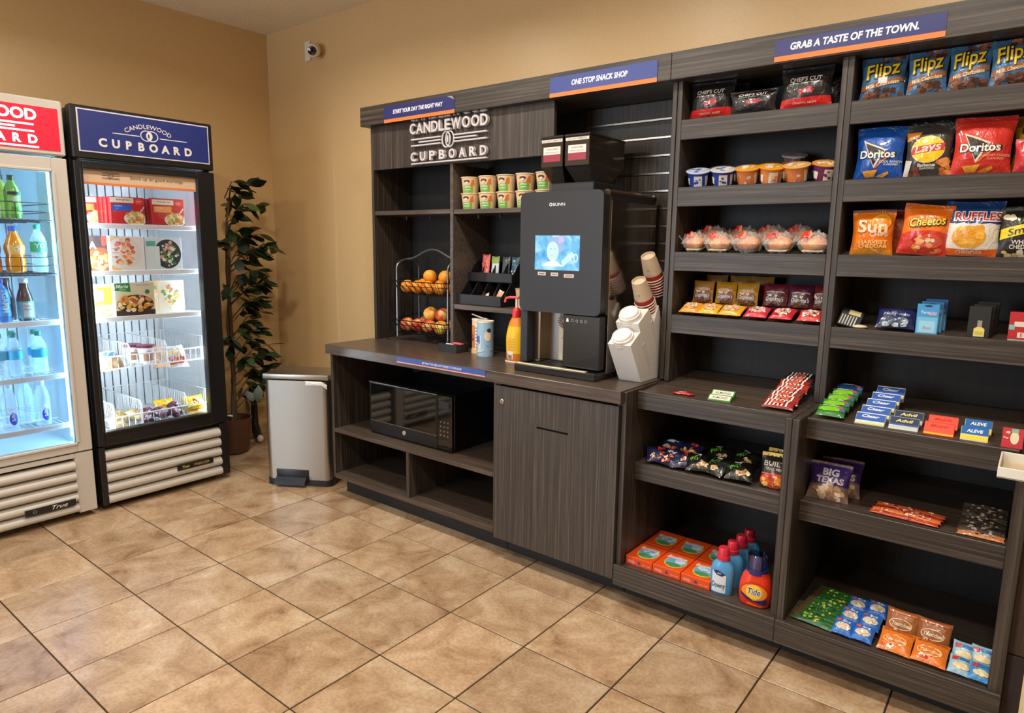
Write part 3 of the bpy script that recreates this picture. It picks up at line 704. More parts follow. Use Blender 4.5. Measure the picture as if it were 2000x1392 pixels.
# basket contents
p = Print(); p.r(-0.04, 0.03, -0.02, 0.02, (46, 110, 196)); p.r(-0.055, 0.05, 0.025, 0.04, (240, 236, 226))
packet('bagel_bag', 'beige bagel bag with blue label in upper freezer basket', 'food bag', 0.12, 0.12, 0.085, (206, 176, 136), FW(-0.215, 0.16, 0.722), (math.radians(35), 0, R9), p, seed=3)
for k, (lx, ly) in enumerate(((-0.02, 0.15), (-0.055, 0.23))):
    m = MB(); m.lathe([(0.0, 0), (0.032, 0), (0.042, 0.085), (0.0425, 0.09)], 20, m=P((232, 236, 240), 0.35), cap=False); o = m.build('frozen_cup', loc=FW(lx, ly, 0.722), rot=(0, 0, R9))
    MB().lathe([(0.0, 0.086), (0.0455, 0.086), (0.0455, 0.098), (0.043, 0.1), (0.0, 0.1)], 20, m=P((112, 34, 58), 0.35), cap=False).build('lid', parent=o)
    p = Print(); p.r(-0.03, 0.03, 0.015, 0.06, (176, 130, 100)); p.t('cup', 0, 0.066, 0.010, (120, 60, 70)); p.lay(lambda x, z, q: ((0.032+z*0.118+q)*math.sin(x/0.036), -(0.032+z*0.118+q)*math.cos(x/0.036), z), o, 'printed_label', step=0.01)
    tag(o, ['white frozen cup with maroon lid at front of upper freezer basket', 'white frozen cup with maroon lid behind the front cup'][k], 'cup')
p = Print(); p.r(-0.05, 0.05, -0.055, -0.01, (214, 84, 50)); p.r(-0.045, 0.05, 0.0, 0.03, (236, 206, 120)); p.blobs(0, -0.03, 0.04, 0.018, [(240, 150, 90), (190, 50, 40)], 10, 0.01, 3); p.blobs(0, 0.02, 0.045, 0.03, [(240, 240, 244), (210, 200, 190)], 10, 0.012, 5)
packet('wrapped_sandwich', 'red and clear wrapped sandwich in upper freezer basket', 'food packet', 0.115, 0.14, 0.06, (226, 222, 220), FW(0.135, 0.17, 0.722), (math.radians(58), 0, R9), p, seed=5, wr=0.25)
packet('wrapped_sandwich', 'brown wrapped sandwich behind the clear wrapped one', 'food packet', 0.10, 0.13, 0.05, (196, 150, 110), FW(0.10, 0.28, 0.722), (math.radians(70), 0, R9), None, seed=6, wr=0.25)
for k in range(3):
    packet('wrapped_snack', 'beige wrapped snacks at left of bottom freezer basket', 'food packet', 0.085, 0.10, 0.045, (214, 190, 146), FW(-0.20+0.05*k, 0.15+0.06*(k % 2), 0.400+0.012*k), (math.radians(25), 0, R9+0.3*k), Print().r(-0.03, 0.03, -0.02, 0.02, (170, 140, 70)), 'beige snacks in bottom basket', seed=20+k, wr=0.2)
for k in range(6):
    packet('wrapped_snack', 'dark maroon and white wrapped snacks in bottom freezer basket', 'food packet', 0.075, 0.085, 0.045, (92, 44, 66), FW(-0.055+0.036*k, 0.13+0.07*(k % 2), 0.400+0.01*(k % 3)), (math.radians(28), 0, R9+0.2*k), Print().r(-0.028, 0.02, -0.03, 0.0, (222, 216, 224)).r(-0.01, 0.03, 0.008, 0.028, (190, 70, 100)), 'maroon snacks in bottom basket', seed=30+k, wr=0.2)
p = Print(); p.r(-0.05, 0.05, -0.035, -0.005, (246, 236, 170)); p.t('M', 0.0, -0.005, 0.03, (214, 60, 40), 0.03)
packet('wrapped_snack', 'bright yellow snack packet at right of bottom freezer basket', 'food packet', 0.12, 0.09, 0.05, (244, 206, 26), FW(0.205, 0.13, 0.45), (math.radians(50), 0, R9), p, seed=41, wr=0.2)
packet('wrapped_snack', 'yellow snack packet standing behind the maroon snacks', 'food packet', 0.11, 0.10, 0.05, (234, 196, 40), FW(0.09, 0.24, 0.43), (math.radians(60), 0, R9), None, seed=42, wr=0.25)
packet('wrapped_snack', 'green and orange snack packet under the yellow packet', 'food packet', 0.12, 0.09, 0.045, (206, 196, 120), FW(0.205, 0.12, 0.400), (math.radians(35), 0, R9), Print().r(-0.04, 0.04, -0.02, 0.02, (214, 110, 70)).r(-0.05, 0.05, 0.022, 0.04, (110, 150, 60)), seed=43, wr=0.2)

# ---- drinks
def bottle(name, label, prof, body, cap, loc, rz=R9, liquid=None, lab=None, labc=None, group=None, seg=18, capz=None, extra=None, capr=0.014):
    """lathe bottle: profile of (r, z); lab=(z0,z1) wraps a label"""
    o = MB().lathe([(0.0, prof[0][1])]+prof+[(0.0, prof[-1][1])], seg, m=body, cap=False).build(name, loc=loc, rot=(0, 0, rz), ang=60)
    if liquid: MB().lathe([(0.0, prof[0][1]+0.004)]+[(max(0.003, r-0.0025), z+0.002) for r, z in prof[1:-2]]+[(0.0, prof[-3][1])], seg, m=liquid, cap=False).build('drink', parent=o, ang=60)
    zt = prof[-1][1]; MB().lathe([(0.0, zt-0.012), (capr, zt-0.012), (capr, zt+0.008), (capr-0.001, zt+0.0095), (0.0, zt+0.0095)], 16, m=cap, cap=False).build('cap', parent=o)
    def rad(z):
        for (r0, z0), (r1, z1) in zip(prof, prof[1:]):
            if z0 <= z <= z1 and z1 > z0: return r0+(r1-r0)*(z-z0)/(z1-z0)
        return prof[0][0]
    if lab:
        zs = [lab[0]+(lab[1]-lab[0])*i/6 for i in range(7)]
        s = MB().lathe([(rad(z)+0.0008, z) for z in zs], seg, m=labc, cap=False).build('label_wrap', parent=o, ang=60)
        if extra: extra.lay(lambda x, z, q: ((rad(z)+0.0012+q)*math.sin(x/rad(z)), -(rad(z)+0.0012+q)*math.cos(x/rad(z)), z), s, 'lettering', step=0.008)
    return tag(o, label, 'bottle', group)
WAT = filmmat('clear_bottle', (206, 232, 248), 0.30, 0.1); GRN = filmmat('greenish_bottle', (206, 240, 228), 0.32, 0.1)
BW = lambda h, r: [(r*0.9, 0), (r, 0.006), (r, h*0.30), (r*0.90, h*0.36), (r, h*0.42), (r, h*0.66), (r*0.86, h*0.76), (r*0.45, h*0.90), (r*0.36, h*0.93), (r*0.36, h)]
wl = lambda lx, ly, z: FW(lx, ly, z, WZ)
B1 = P((60, 60, 62), 0.4)
bottle('drink_bottle', 'green labelled tea bottle on the top cooler shelf', BW(0.185, 0.032), P((120, 168, 60), 0.2, coat=0.4), P((60, 76, 40), 0.4), wl(0.146, 0.115, 1.476), lab=(0.02, 0.12), labc=P((136, 206, 80), 0.35), extra=Print().e(0, 0.085, 0.012, 0.014, (220, 226, 200)).t('tea', 0, 0.045, 0.018, (60, 120, 50), 0.02).r(-0.026, 0.026, 0.105, 0.12, (30, 46, 50)))
bottle('drink_bottle', 'white labelled bottle left of the green tea bottle', BW(0.185, 0.032), P((210, 206, 196), 0.3), P((120, 60, 40), 0.4), wl(0.065, 0.12, 1.476), lab=(0.02, 0.12), labc=P((226, 226, 230), 0.35))
bottle('drink_bottle', 'olive tea bottle behind the green tea bottle', BW(0.19, 0.032), P((150, 150, 50), 0.3), P((60, 52, 30), 0.4), wl(0.125, 0.20, 1.476), lab=(0.02, 0.12), labc=P((160, 170, 70), 0.35))
OP = [(0.030, 0), (0.040, 0.008), (0.041, 0.06), (0.036, 0.082), (0.042, 0.105), (0.040, 0.13), (0.024, 0.17), (0.017, 0.182), (0.016, 0.205)]
OJ = P((240, 140, 16), 0.15, coat=0.6)
bottle('juice_bottle', 'orange juice bottle with blue cap on the second cooler shelf', OP, OJ, P((46, 92, 190), 0.4), wl(0.138, 0.13, 1.226), lab=(0.085, 0.128), labc=P((240, 176, 90), 0.35), extra=Print().t('OJ', 0, 0.107, 0.02, (250, 226, 190), 0.02), capr=0.019)
bottle('juice_bottle', 'orange juice bottle at the left edge of the second cooler shelf', OP, P((226, 110, 40), 0.15, coat=0.6), P((46, 92, 190), 0.4), wl(0.045, 0.14, 1.226), lab=(0.085, 0.128), labc=P((206, 70, 50), 0.35), capr=0.019)
bottle('soda_bottle', 'clear soda bottle with green label and green cap', BW(0.215, 0.033), GRN, P((50, 180, 140), 0.4), wl(0.232, 0.12, 1.226), lab=(0.095, 0.145), labc=P((60, 190, 150), 0.35), extra=Print().t('YC', -0.004, 0.125, 0.022, (236, 246, 240), 0.02).t('88', 0.006, 0.103, 0.010, (226, 246, 240)))
bottle('drink_bottle', 'dark tea bottle with white label on the third cooler shelf', [(0.030, 0), (0.033, 0.01), (0.033, 0.10), (0.028, 0.125), (0.018, 0.155), (0.017, 0.19)], P((72, 50, 44), 0.2, coat=0.5), P((206, 220, 230), 0.4), wl(0.155, 0.12, 1.0), lab=(0.012, 0.092), labc=P((110, 190, 190), 0.35), extra=Print().r(-0.018, 0.022, 0.02, 0.085, (214, 226, 224)).t('GOLD', 0.002, 0.07, 0.010, (90, 110, 110), 0.01).t('PEAK', 0.002, 0.054, 0.010, (90, 110, 110), 0.01), capr=0.019)
for k in range(2):
    bottle('drink_bottle', 'dark unlabelled tea bottles behind the white labelled tea', [(0.030, 0), (0.033, 0.01), (0.033, 0.10), (0.028, 0.125), (0.018, 0.155), (0.017, 0.19)], P((66, 52, 56), 0.2, coat=0.5), P((90, 60, 50), 0.4), wl(0.105-0.02*k, 0.20+0.08*k, 1.0), group='dark tea bottles', capr=0.019)
bottle('drink_bottle', 'bright blue sports drink bottle at the left edge of the third cooler shelf', BW(0.19, 0.034), P((30, 130, 220), 0.2, coat=0.4), P((30, 80, 190), 0.4), wl(0.060, 0.11, 1.0), lab=(0.03, 0.15), labc=P((36, 150, 230), 0.35), extra=Print().t('GAMM', 0.006, 0.09, 0.022, (190, 226, 246), 0.02, rot=-PI/2))
for k, (lx, ly) in enumerate(((0.092, 0.12), (0.192, 0.12), (0.035, 0.13), (0.11, 0.21), (0.20, 0.20))):
    bottle('water_bottle', ['clear water bottle at the middle of the fourth cooler shelf', 'clear water bottle at the right of the fourth cooler shelf', 'clear water bottle at the left edge of the fourth cooler shelf', 'clear water bottles in the second row of the fourth cooler shelf', 'clear water bottles in the second row of the fourth cooler shelf'][k], BW(0.20, 0.032), WAT, P((30, 110, 96), 0.4), wl(lx, ly, 0.736), lab=(0.085, 0.125), labc=P((40, 180, 226), 0.35), group='clear water bottles')
SM = [(0.030, 0), (0.032, 0.006), (0.032, 0.13), (0.026, 0.165), (0.014, 0.195), (0.0135, 0.21)]
for k, (lx, ly, ph) in enumerate(((0.050, 0.12, 0), (0.183, 0.12, 0), (0.145, 0.22, 1))):
    o = bottle('water_bottle', ['clear water bottle with blue oval print at left of the bottom cooler shelf', 'clear water bottle with blue oval print at right of the bottom cooler shelf', 'plain clear water bottle in the back of the bottom cooler shelf'][k], SM, WAT, P((206, 226, 240), 0.3), wl(lx, ly, 0.486), capr=0.015)
    if not ph:
        p = Print(); p.e(0.004, 0.055, 0.017, 0.030, (20, 60, 200)); p.t('smart', 0.004, 0.075, 0.019, (226, 240, 250), 0.02, rot=-PI/2)
        p.lay(lambda x, z, q: ((0.0328+q)*math.sin(x/0.0328), -(0.0328+q)*math.cos(x/0.0328), z), o, 'printed_logo', step=0.008)
# ------------------------------------------------------------------ coffee machine
def rrect(x0, x1, z0, z1, r, n=5):
    pts = []
    for cx, cz, a in ((x1-r, z0+r, -PI/2), (x1-r, z1-r, 0), (x0+r, z1-r, PI/2), (x0+r, z0+r, PI)):
        pts += [(cx+r*math.cos(a+PI/2*i/n), cz+r*math.sin(a+PI/2*i/n)) for i in range(n+1)]
    return pts
CB = P((34, 33, 35), 0.42, noise=0.04); CG = P((24, 24, 27), 0.22, coat=0.4)
cm = empty('coffee_machine', (1.83, 1.83, 0.85), label='black bean-to-cup coffee machine with touch screen and two hoppers', cat='coffee machine')
O = Matrix.Translation((-1.83, -1.83, -0.85))
def cpart(name, mb, parent=None, **k):
    mb.bm.transform(O); return mb.build(name, parent=parent or cm, **k)
cpart('body', MB().box(1.640, 2.028, 1.662, 2.05, 1.1085, 1.596, CB, 0.006).box(1.640, 2.028, 1.762, 2.05, 0.888, 1.108, CB).box(1.846, 2.028, 1.700, 1.762, 0.888, 1.108, CB).box(1.640, 2.028, 1.70, 2.05, 0.852, 0.886, DARK))
cpart('side_panel', MB().box(2.028, 2.031, 1.668, 2.052, 0.872, 1.560, MIRROR, 0.001))
cpart('top_rail', MB().tube([(2.015, 1.655, 1.588), (2.015, 2.05, 1.588)], 0.016, 12, P((96, 80, 66), 0.2, 0.8)))  # brown is a warm reflection painted into the rail's colour
cpart('side_lock', MB().lathe([(0, 0), (0.011, 0), (0.011, 0.004), (0.007, 0.005), (0, 0.003)], 16, T=Matrix.Translation((2.031, 1.695, 1.18)) @ Matrix.Rotation(PI/2, 4, 'Y'), m=P((40, 36, 34), 0.3, 0.8), cap=False))
fp = cpart('front_door', MB().prism(rrect(1.622, 2.024, 1.108, 1.600, 0.026), 1, 1.616, 1.662, CB), ang=40)
def scr():
    m, nt, b = newmat('screen_picture'); N = nt.nodes; L = nt.links
    tc = N.new('ShaderNodeTexCoord'); n = N.new('ShaderNodeTexNoise'); n.inputs['Scale'].default_value = 14; n.inputs['Detail'].default_value = 5; n.inputs['Distortion'].default_value = 1.2
    L.new(tc.outputs['Object'], n.inputs['Vector'])
    r = ramp(nt, [(0.3, (60, 140, 205)), (0.5, (110, 190, 232)), (0.62, (170, 222, 245)), (0.8, (225, 245, 252))]); L.new(n.outputs['Fac'], r.inputs['Fac'])
    L.new(r.outputs['Color'], b.inputs['Emission Color']); b.inputs['Emission Strength'].default_value = 0.85; b.inputs['Base Color'].default_value = (0.01, 0.01, 0.01, 1); b.inputs['Roughness'].default_value = 0.15
    return m
sn = cpart('touch_screen', MB().box(1.702, 1.921, 1.6145, 1.6165, 1.284, 1.424, scr()), fp)
S = lambda x, z, o: (x-1.83, 1.6145-1.83-o, z-0.85)
p = Print(); p.e(1.806, 1.385, 0.042, 0.034, (112, 138, 176)); p.e(1.792, 1.360, 0.030, 0.040, (150, 178, 205)); p.e(1.783, 1.370, 0.005, 0.0025, (116, 140, 176)); p.e(1.802, 1.370, 0.005, 0.0025, (116, 140, 176)); p.e(1.790, 1.343, 0.007, 0.0025, (150, 150, 190)); p.p([(1.82, 1.39), (1.85, 1.40), (1.842, 1.422), (1.822, 1.42)], (150, 140, 196)); p.p([(1.845, 1.30), (1.90, 1.345), (1.885, 1.36), (1.835, 1.32)], (150, 214, 232)); p.ring(1.905, 1.335, 0.010, 0.016, 0.003, (226, 246, 250)); p.p([(1.735, 1.300), (1.85, 1.300), (1.80, 1.325), (1.77, 1.318)], (190, 226, 244))
p.lay(S, sn, 'screen_image', emit=0.6, rough=0.3)
lf = lambda y0: (lambda x, z, o: (x-1.83, y0-1.83-o, z-0.85))
p = Print(); p.ring(1.776, 1.548, 0.007, 0.007, 0.003, (226, 226, 226)); p.t('BUNN', 1.816, 1.548, 0.012, (226, 226, 226), 0.01, sx=1.3); p.lay(lf(1.616), fp, 'printed_logo')
for x, z, w_ in ((1.738, 1.268, 0.04), (1.802, 1.267, 0.036), (1.873, 1.263, 0.048)):
    t_ = cpart('button_label', MB().box(x-w_/2, x+w_/2, 1.6148, 1.616, z-0.007, z+0.007, P((206, 196, 184), 0.5)), fp)
    Print().r(x-w_*0.36, x+w_*0.36, z-0.002, z+0.002, (120, 100, 96)).lay(lf(1.6148), t_, 'printed_text')
cpart('left_column', MB().box(1.625, 1.662, 1.622, 1.70, 0.886, 1.108, P((40, 44, 54), 0.3), 0.002))  # bluish tint stands in for the cool sheen on its front
rc = cpart('right_column', MB().box(1.846, 2.024, 1.622, 1.70, 0.886, 1.107, CG, 0.004))
p = Print()
for i_, x in enumerate((1.868, 1.892, 1.914, 1.936, 1.956)): p.ring(x, 1.082, 0.006, 0.006, 0.0018, (150, 150, 156)) if i_ else p.p([(x-0.006, 1.076), (x+0.006, 1.076), (x+0.004, 1.09), (x-0.004, 1.09)], (226, 226, 230))
p.lay(lf(1.622), rc, 'printed_icons')
al = cpart('dispenser_recess', MB().box(1.663, 1.700, 1.665, 1.76, 0.888, 1.107, MIRROR).box(1.700, 1.775, 1.735, 1.76, 0.888, 1.107, STEEL).box(1.775, 1.845, 1.70, 1.76, 0.90, 1.107, P((206, 194, 170), 0.35)))
p = Print()
for i_ in range(20):
    a = 2*PI*i_/20; c_, s_ = math.cos(a), math.sin(a); x, z = 1.803, 1.068
    p.p([(x+0.012*c_-0.0015*s_, z+0.012*s_+0.0015*c_), (x+0.012*c_+0.0015*s_, z+0.012*s_-0.0015*c_), (x+0.034*c_+0.0022*s_, z+0.034*s_-0.0022*c_), (x+0.034*c_-0.0022*s_, z+0.034*s_+0.0022*c_)], (70, 66, 60))
p.r(1.79, 1.835, 0.992, 0.996, (150, 140, 124)); p.r(1.806, 1.832, 1.006, 1.014, (160, 120, 70)); p.ring(1.812, 0.955, 0.004, 0.004, 0.0015, (90, 84, 78)); p.lay(lf(1.70), al, 'vent_and_latch')
dt = cpart('drip_tray', MB().box(1.625, 2.030, 1.580, 1.742, 0.8505, 0.882, CG, 0.003))
cpart('tray_edge', MB().box(1.640, 1.985, 1.582, 1.600, 0.8815, 0.8865, P((214, 196, 160), 0.3, 0.6), 0.001), dt)
m = MB()
for i_ in range(9): m.box(1.68, 1.84, 1.612+i_*0.009, 1.616+i_*0.009, 0.882, 0.885, P((70, 68, 66), 0.3, 0.8))
cpart('drip_grid', m, dt)
cpart('hopper_base', MB().box(1.715, 1.925, 1.70, 1.90, 1.596, 1.640, CB, 0.004))
HB = P((44, 37, 33), 0.14, coat=0.5)
for hx0, hx1 in ((1.663, 1.771), (1.783, 1.899)):
    m = MB(); pr_ = [(1.70, 1.822), (1.985, 1.822), (1.985, 1.712), (1.895, 1.640), (1.755, 1.640), (1.70, 1.708)]
    a = [(hx0, y, z) for y, z in pr_]; b = [(hx1, y, z) for y, z in pr_]
    for q in (3, 4): a[q] = (hx0+0.022, pr_[q][0], pr_[q][1]); b[q] = (hx1-0.022, pr_[q][0], pr_[q][1])
    m.add(a+b, [tuple(range(6)), tuple(range(11, 5, -1))]+[(i, i+6, (i+1) % 6+6, (i+1) % 6) for i in range(6)], HB)
    h = cpart('bean_hopper', m, smooth=False)
    cpart('hopper_lid', MB().box(hx0-0.003, hx1+0.003, 1.697, 1.988, 1.8225, 1.832, P((30, 28, 28), 0.3), 0.002), h)
    xm = (hx0+hx1)/2; p = Print(); p.r(hx0+0.002, hx1-0.002, 1.806, 1.818, (206, 198, 188)); p.t('DO NOT REMOVE', xm, 1.812, 0.006, (90, 70, 66), 0.01, fit=0.09)
    p.r(xm-0.043, xm+0.043, 1.757, 1.788, (216, 208, 200)); p.r(xm-0.043, xm+0.043, 1.728, 1.757, (146, 44, 60)); p.t('HOUSE COFFEE', xm, 1.778, 0.006, (110, 60, 66), 0.01, fit=0.056); p.t('medium roast ground', xm, 1.766, 0.005, (130, 90, 90), fit=0.07)
    p.lay(lf(1.70), h, 'printed_sticker')

# ------------------------------------------------------------------ cup and lid dispenser
WP = P((228, 226, 224), 0.3, noise=0.01)
AX = Vector((0, -0.57, 0.82)).normalized(); TILT = math.atan2(0.57, 0.82)
cd = empty('cup_dispenser', (2.122, 1.78, 0.85), label='white angled cup and lid dispenser at the right end of the worktop', cat='dispenser')
prof = [(-0.078, 0.001), (-0.178, 0.158), (-0.102, 0.205), (-0.122, 0.238), (-0.040, 0.290), (0.010, 0.235), (0.045, 0.300), (0.075, 0.240), (0.075, 0.001)]
MB().prism(prof, 0, -0.050, 0.050, WP).build('body', parent=cd, smooth=False)
for (a, b_) in (((-0.083, 0.15), (-0.02, 0.06)), ((-0.022, 0.235), (0.042, 0.125))):
    m = MB(); n_ = Vector((0.82, 0.57)); q = [(a[0], a[1]), (a[0]+0.022*0.82, a[1]+0.022*0.57), (b_[0]+0.022*0.82, b_[1]+0.022*0.57), (b_[0], b_[1])]
    m.prism(q, 0, 0.0495, 0.0515, P((220, 218, 218), 0.35)); m.build('slot', parent=cd, smooth=False)
def tilt(loc): return Matrix.Translation(loc) @ Matrix.Rotation(TILT, 4, 'X')
rotT = (TILT, 0, 0)
LID = P((238, 236, 230), 0.35)
for k, (y, z) in enumerate(((1.640, 1.024), (1.690, 1.108))):
    for j in range(3):
        L_ = Vector((2.120, y, z))+AX*(0.011*(j-1))
        m = MB().lathe([(0, 0), (0.043, 0), (0.0445, 0.004), (0.043, 0.008), (0.039, 0.009), (0.038, 0.018), (0.035, 0.020), (0.0335, 0.015), (0.0, 0.015)], 26, m=LID, cap=False)
        o = m.build('cup_cover', loc=L_, rot=rotT, ang=50)
        tag(o, ['white plastic coffee lids in the lower front dispenser tube', 'white plastic coffee lids in the upper dispenser tube'][k], 'cup lid', ['lids in the lower tube', 'lids in the upper tube'][k])
CUP = P((206, 186, 160), 0.5, noise=0.02); CRED = P((160, 44, 38), 0.45); CRIM = P((240, 236, 228), 0.35)
for k, (x, y, z, n_) in enumerate(((2.125, 1.795, 1.165, 6), (2.130, 1.855, 1.262, 7))):
    for j in range(n_):
        B_ = Vector((x, y, z))-AX*(0.0125*j)
        if j == 0:
            o = MB().lathe([(0, 0.096), (0.0245, 0.096), (0.0255, 0.107), (0.0285, 0.106), (0.0305, 0.092), (0.0375, 0.024)], 26, m=CUP, cap=False).build('paper_cup', loc=B_, rot=rotT, ang=50)
            MB().lathe([(0.0376, 0.024), (0.0398, 0.006)], 26, m=CRED, cap=False).build('red_band', parent=o)
            p = Print(); p.ring(0.004, 0.055, 0.004, 0.004, 0.0012, (170, 50, 44)); p.lay(lambda a, q, f: ((0.0345+f)*math.sin(a/0.0345), -(0.0345+f)*math.cos(a/0.0345), q), o, 'printed_mark')
        else: o = MB().lathe([(0.0385, 0.016), (0.040, 0.004)], 26, m=CRED, cap=False).build('paper_cup', loc=B_, rot=rotT)
        MB().tube([(0.0405*math.cos(a*PI/13), 0.0405*math.sin(a*PI/13), 0.003) for a in range(26)], 0.0024, 5, CRIM, closed=True).build('rim', parent=o)
        if j == 0: tag(o, ['tan paper cup with red band, top of the front upside-down stack', 'tan paper cup with red band, top of the rear upside-down stack'][k], 'paper cup')
        else: tag(o, ['nested paper cup rims under the front tan cup', 'nested paper cup rims under the rear tan cup'][k], 'paper cup', ['nested cups in the front stack', 'nested cups in the rear stack'][k])

# ------------------------------------------------------------------ microwave
mw = empty('microwave_oven', (0.94, 1.82, 0.386), label='black microwave oven on the open base shelf', cat='microwave')
O = Matrix.Translation((-0.94, -1.82, -0.386))
MK = P((14, 14, 15), 0.3); MG = P((10, 10, 11), 0.06, coat=0.6)
def mp(name, mb, parent=None): mb.bm.transform(O); return mb.build(name, parent=parent or mw)
mp('case', MB().box(0.642, 1.238, 1.618, 2.04, 0.394, 0.668, MK, 0.004))
for fx in (0.68, 1.20):
    for fy in (1.65, 2.0): mp('foot', MB().lathe([(0.012, 0), (0.012, 0.009)], 10, c=(fx, fy, 0.3862), m=DARK))
dr = mp('door', MB().box(0.642, 1.142, 1.598, 1.618, 0.394, 0.668, MK, 0.003))
mp('window', MB().box(0.654, 1.132, 1.5965, 1.599, 0.462, 0.658, MG, 0.001), dr)
m = MB(); m.box(0.650, 1.136, 1.5955, 1.598, 0.4585, 0.461, P((120, 120, 120), 0.3, 0.6)); m.box(0.642, 1.142, 1.5955, 1.598, 0.664, 0.667, P((150, 152, 152), 0.3, 0.6)); mp('trim_strip', m, dr)
lg_ = mp('logo_badge', MB().lathe([(0, 0), (0.012, 0), (0.011, 0.002), (0, 0.002)], 20, T=Matrix.Translation((0.905, 1.598, 0.43)) @ RX, m=P((190, 190, 188), 0.3, 0.6), cap=False), dr)
cp_ = mp('control_panel', MB().box(1.144, 1.238, 1.598, 1.618, 0.394, 0.668, MG, 0.003))
p = Print()
for r_ in range(4):
    for q in range(3): p.e(1.166+q*0.024, 0.535-r_*0.022, 0.005, 0.004, (110, 110, 108), 10)
p.ring(1.19, 0.425, 0.036, 0.020, 0.001, (70, 70, 70)); p.r(1.156, 1.224, 0.600, 0.640, (22, 26, 26)); p.lay(lambda x, z, o: (x-0.94, 1.598-1.82-o, z-0.386), cp_, 'printed_keys')

# ------------------------------------------------------------------ fruit rack
IRON = P((28, 27, 28), 0.32, 0.4); IRONL = P((120, 124, 130), 0.3, 0.7)
fr = empty('fruit_rack', (0.755, 1.95, 0.85), label='two-tier black wire fruit rack in the left cubby', cat='rack')
x0, x1, yf, yb = -0.195, 0.195, -0.075, 0.095
for sx_ in (x0, x1):
    m = MB(); pts = [(sx_, yf, 0.02), (sx_, yf, 0.40)]+[(sx_, yf+(yb-yf)/2*(1-math.cos(a)), 0.40+0.05*math.sin(a)) for a in [PI*i/8 for i in range(1, 8)]]+[(sx_, yb, 0.40), (sx_, yb, 0.02)]
    m.tube(pts, 0.0055, 8, IRONL); m.build('side_frame', parent=fr)
    m = MB(); m.tube([(sx_-math.copysign(0.0, sx_), yb, 0.03), (sx_, 0.0, 0.045), (sx_+math.copysign(0.03, sx_), yf-0.01, 0.035), (sx_+math.copysign(0.05, sx_), yf-0.025, 0.018), (sx_+math.copysign(0.053, sx_), yf-0.028, 0.0045)], 0.0055, 8, IRON); m.build('leg', parent=fr)
m = MB(); m.tube([(x0+(x1-x0)*i/14, 0.01, 0.45+0.055*math.sin(PI*i/14)**2*1.0) for i in range(15)], 0.006, 8, IRONL); m.build('handle', parent=fr)
for zb in (0.262, 0.048):
    m = MB(); fl_ = 0.02
    def ringp(z, e): return [(x0-e, yf-0.02-e, z), (x1+e, yf-0.02-e, z), (x1+e, yb+e, z+0.02), (x0-e, yb+e, z+0.02)]
    m.tube(ringp(zb+0.07, 0.012), 0.003, 6, IRON, closed=True); m.tube(ringp(zb+0.045, 0.004), 0.002, 6, IRON, closed=True); m.tube(ringp(zb, -0.02), 0.0025, 6, IRON, closed=True)
    for i in range(9):
        xx = x0+(x1-x0)*i/8; xi = (x0+0.02)+(x1-x0-0.04)*i/8
        m.tube([(xx, yf-0.032, zb+0.07), (xi+0.015, yf, zb), (xi, yb-0.02, zb+0.018), (xx, yb+0.012, zb+0.09)], 0.0018, 5, IRON)
        m.tube([(xx-0.02, yf-0.032, zb+0.07), (xi+0.05 if i < 7 else xi, yf, zb)], 0.0015, 4, IRON)
    for i in range(4):
        yy = yf+(yb-yf)*i/3; m.tube([(x0-0.012, yy, zb+0.07), (x0+0.02, yy, zb), (x1-0.02, yy, zb), (x1+0.012, yy, zb+0.07)], 0.0018, 5, IRON)
    m.build('wire_tray', parent=fr)
def fruitmat(name, stops, sc_, rough, bump):
    m, nt, b = newmat(name); N = nt.nodes; L = nt.links
    tc = N.new('ShaderNodeTexCoord'); oi = N.new('ShaderNodeObjectInfo'); ad = N.new('ShaderNodeVectorMath'); ad.operation = 'ADD'; L.new(tc.outputs['Object'], ad.inputs[0]); L.new(oi.outputs['Random'], ad.inputs[1])
    n = N.new('ShaderNodeTexNoise'); n.inputs['Scale'].default_value = sc_; n.inputs['Detail'].default_value = 4; L.new(ad.outputs[0], n.inputs['Vector'])
    r = ramp(nt, stops); L.new(n.outputs['Fac'], r.inputs['Fac']); L.new(r.outputs['Color'], b.inputs['Base Color']); b.inputs['Roughness'].default_value = rough
    n2 = N.new('ShaderNodeTexNoise'); n2.inputs['Scale'].default_value = 400; L.new(tc.outputs['Object'], n2.inputs['Vector'])
    bp = N.new('ShaderNodeBump'); bp.inputs['Strength'].default_value = bump; bp.inputs['Distance'].default_value = 0.001; L.new(n2.outputs['Fac'], bp.inputs['Height']); L.new(bp.outputs['Normal'], b.inputs['Normal'])
    return m
ORM = fruitmat('orange_peel', [(0.3, (236, 140, 30)), (0.7, (250, 172, 60))], 20, 0.45, 0.3)
APM = fruitmat('apple_skin', [(0.36, (178, 44, 36)), (0.5, (206, 90, 60)), (0.62, (230, 180, 100))], 22, 0.28, 0.02)
APY = fruitmat('yellow_apple_skin', [(0.36, (200, 90, 50)), (0.5, (226, 170, 70)), (0.66, (236, 204, 100))], 22, 0.28, 0.02)
STEM = P((84, 60, 38), 0.7)
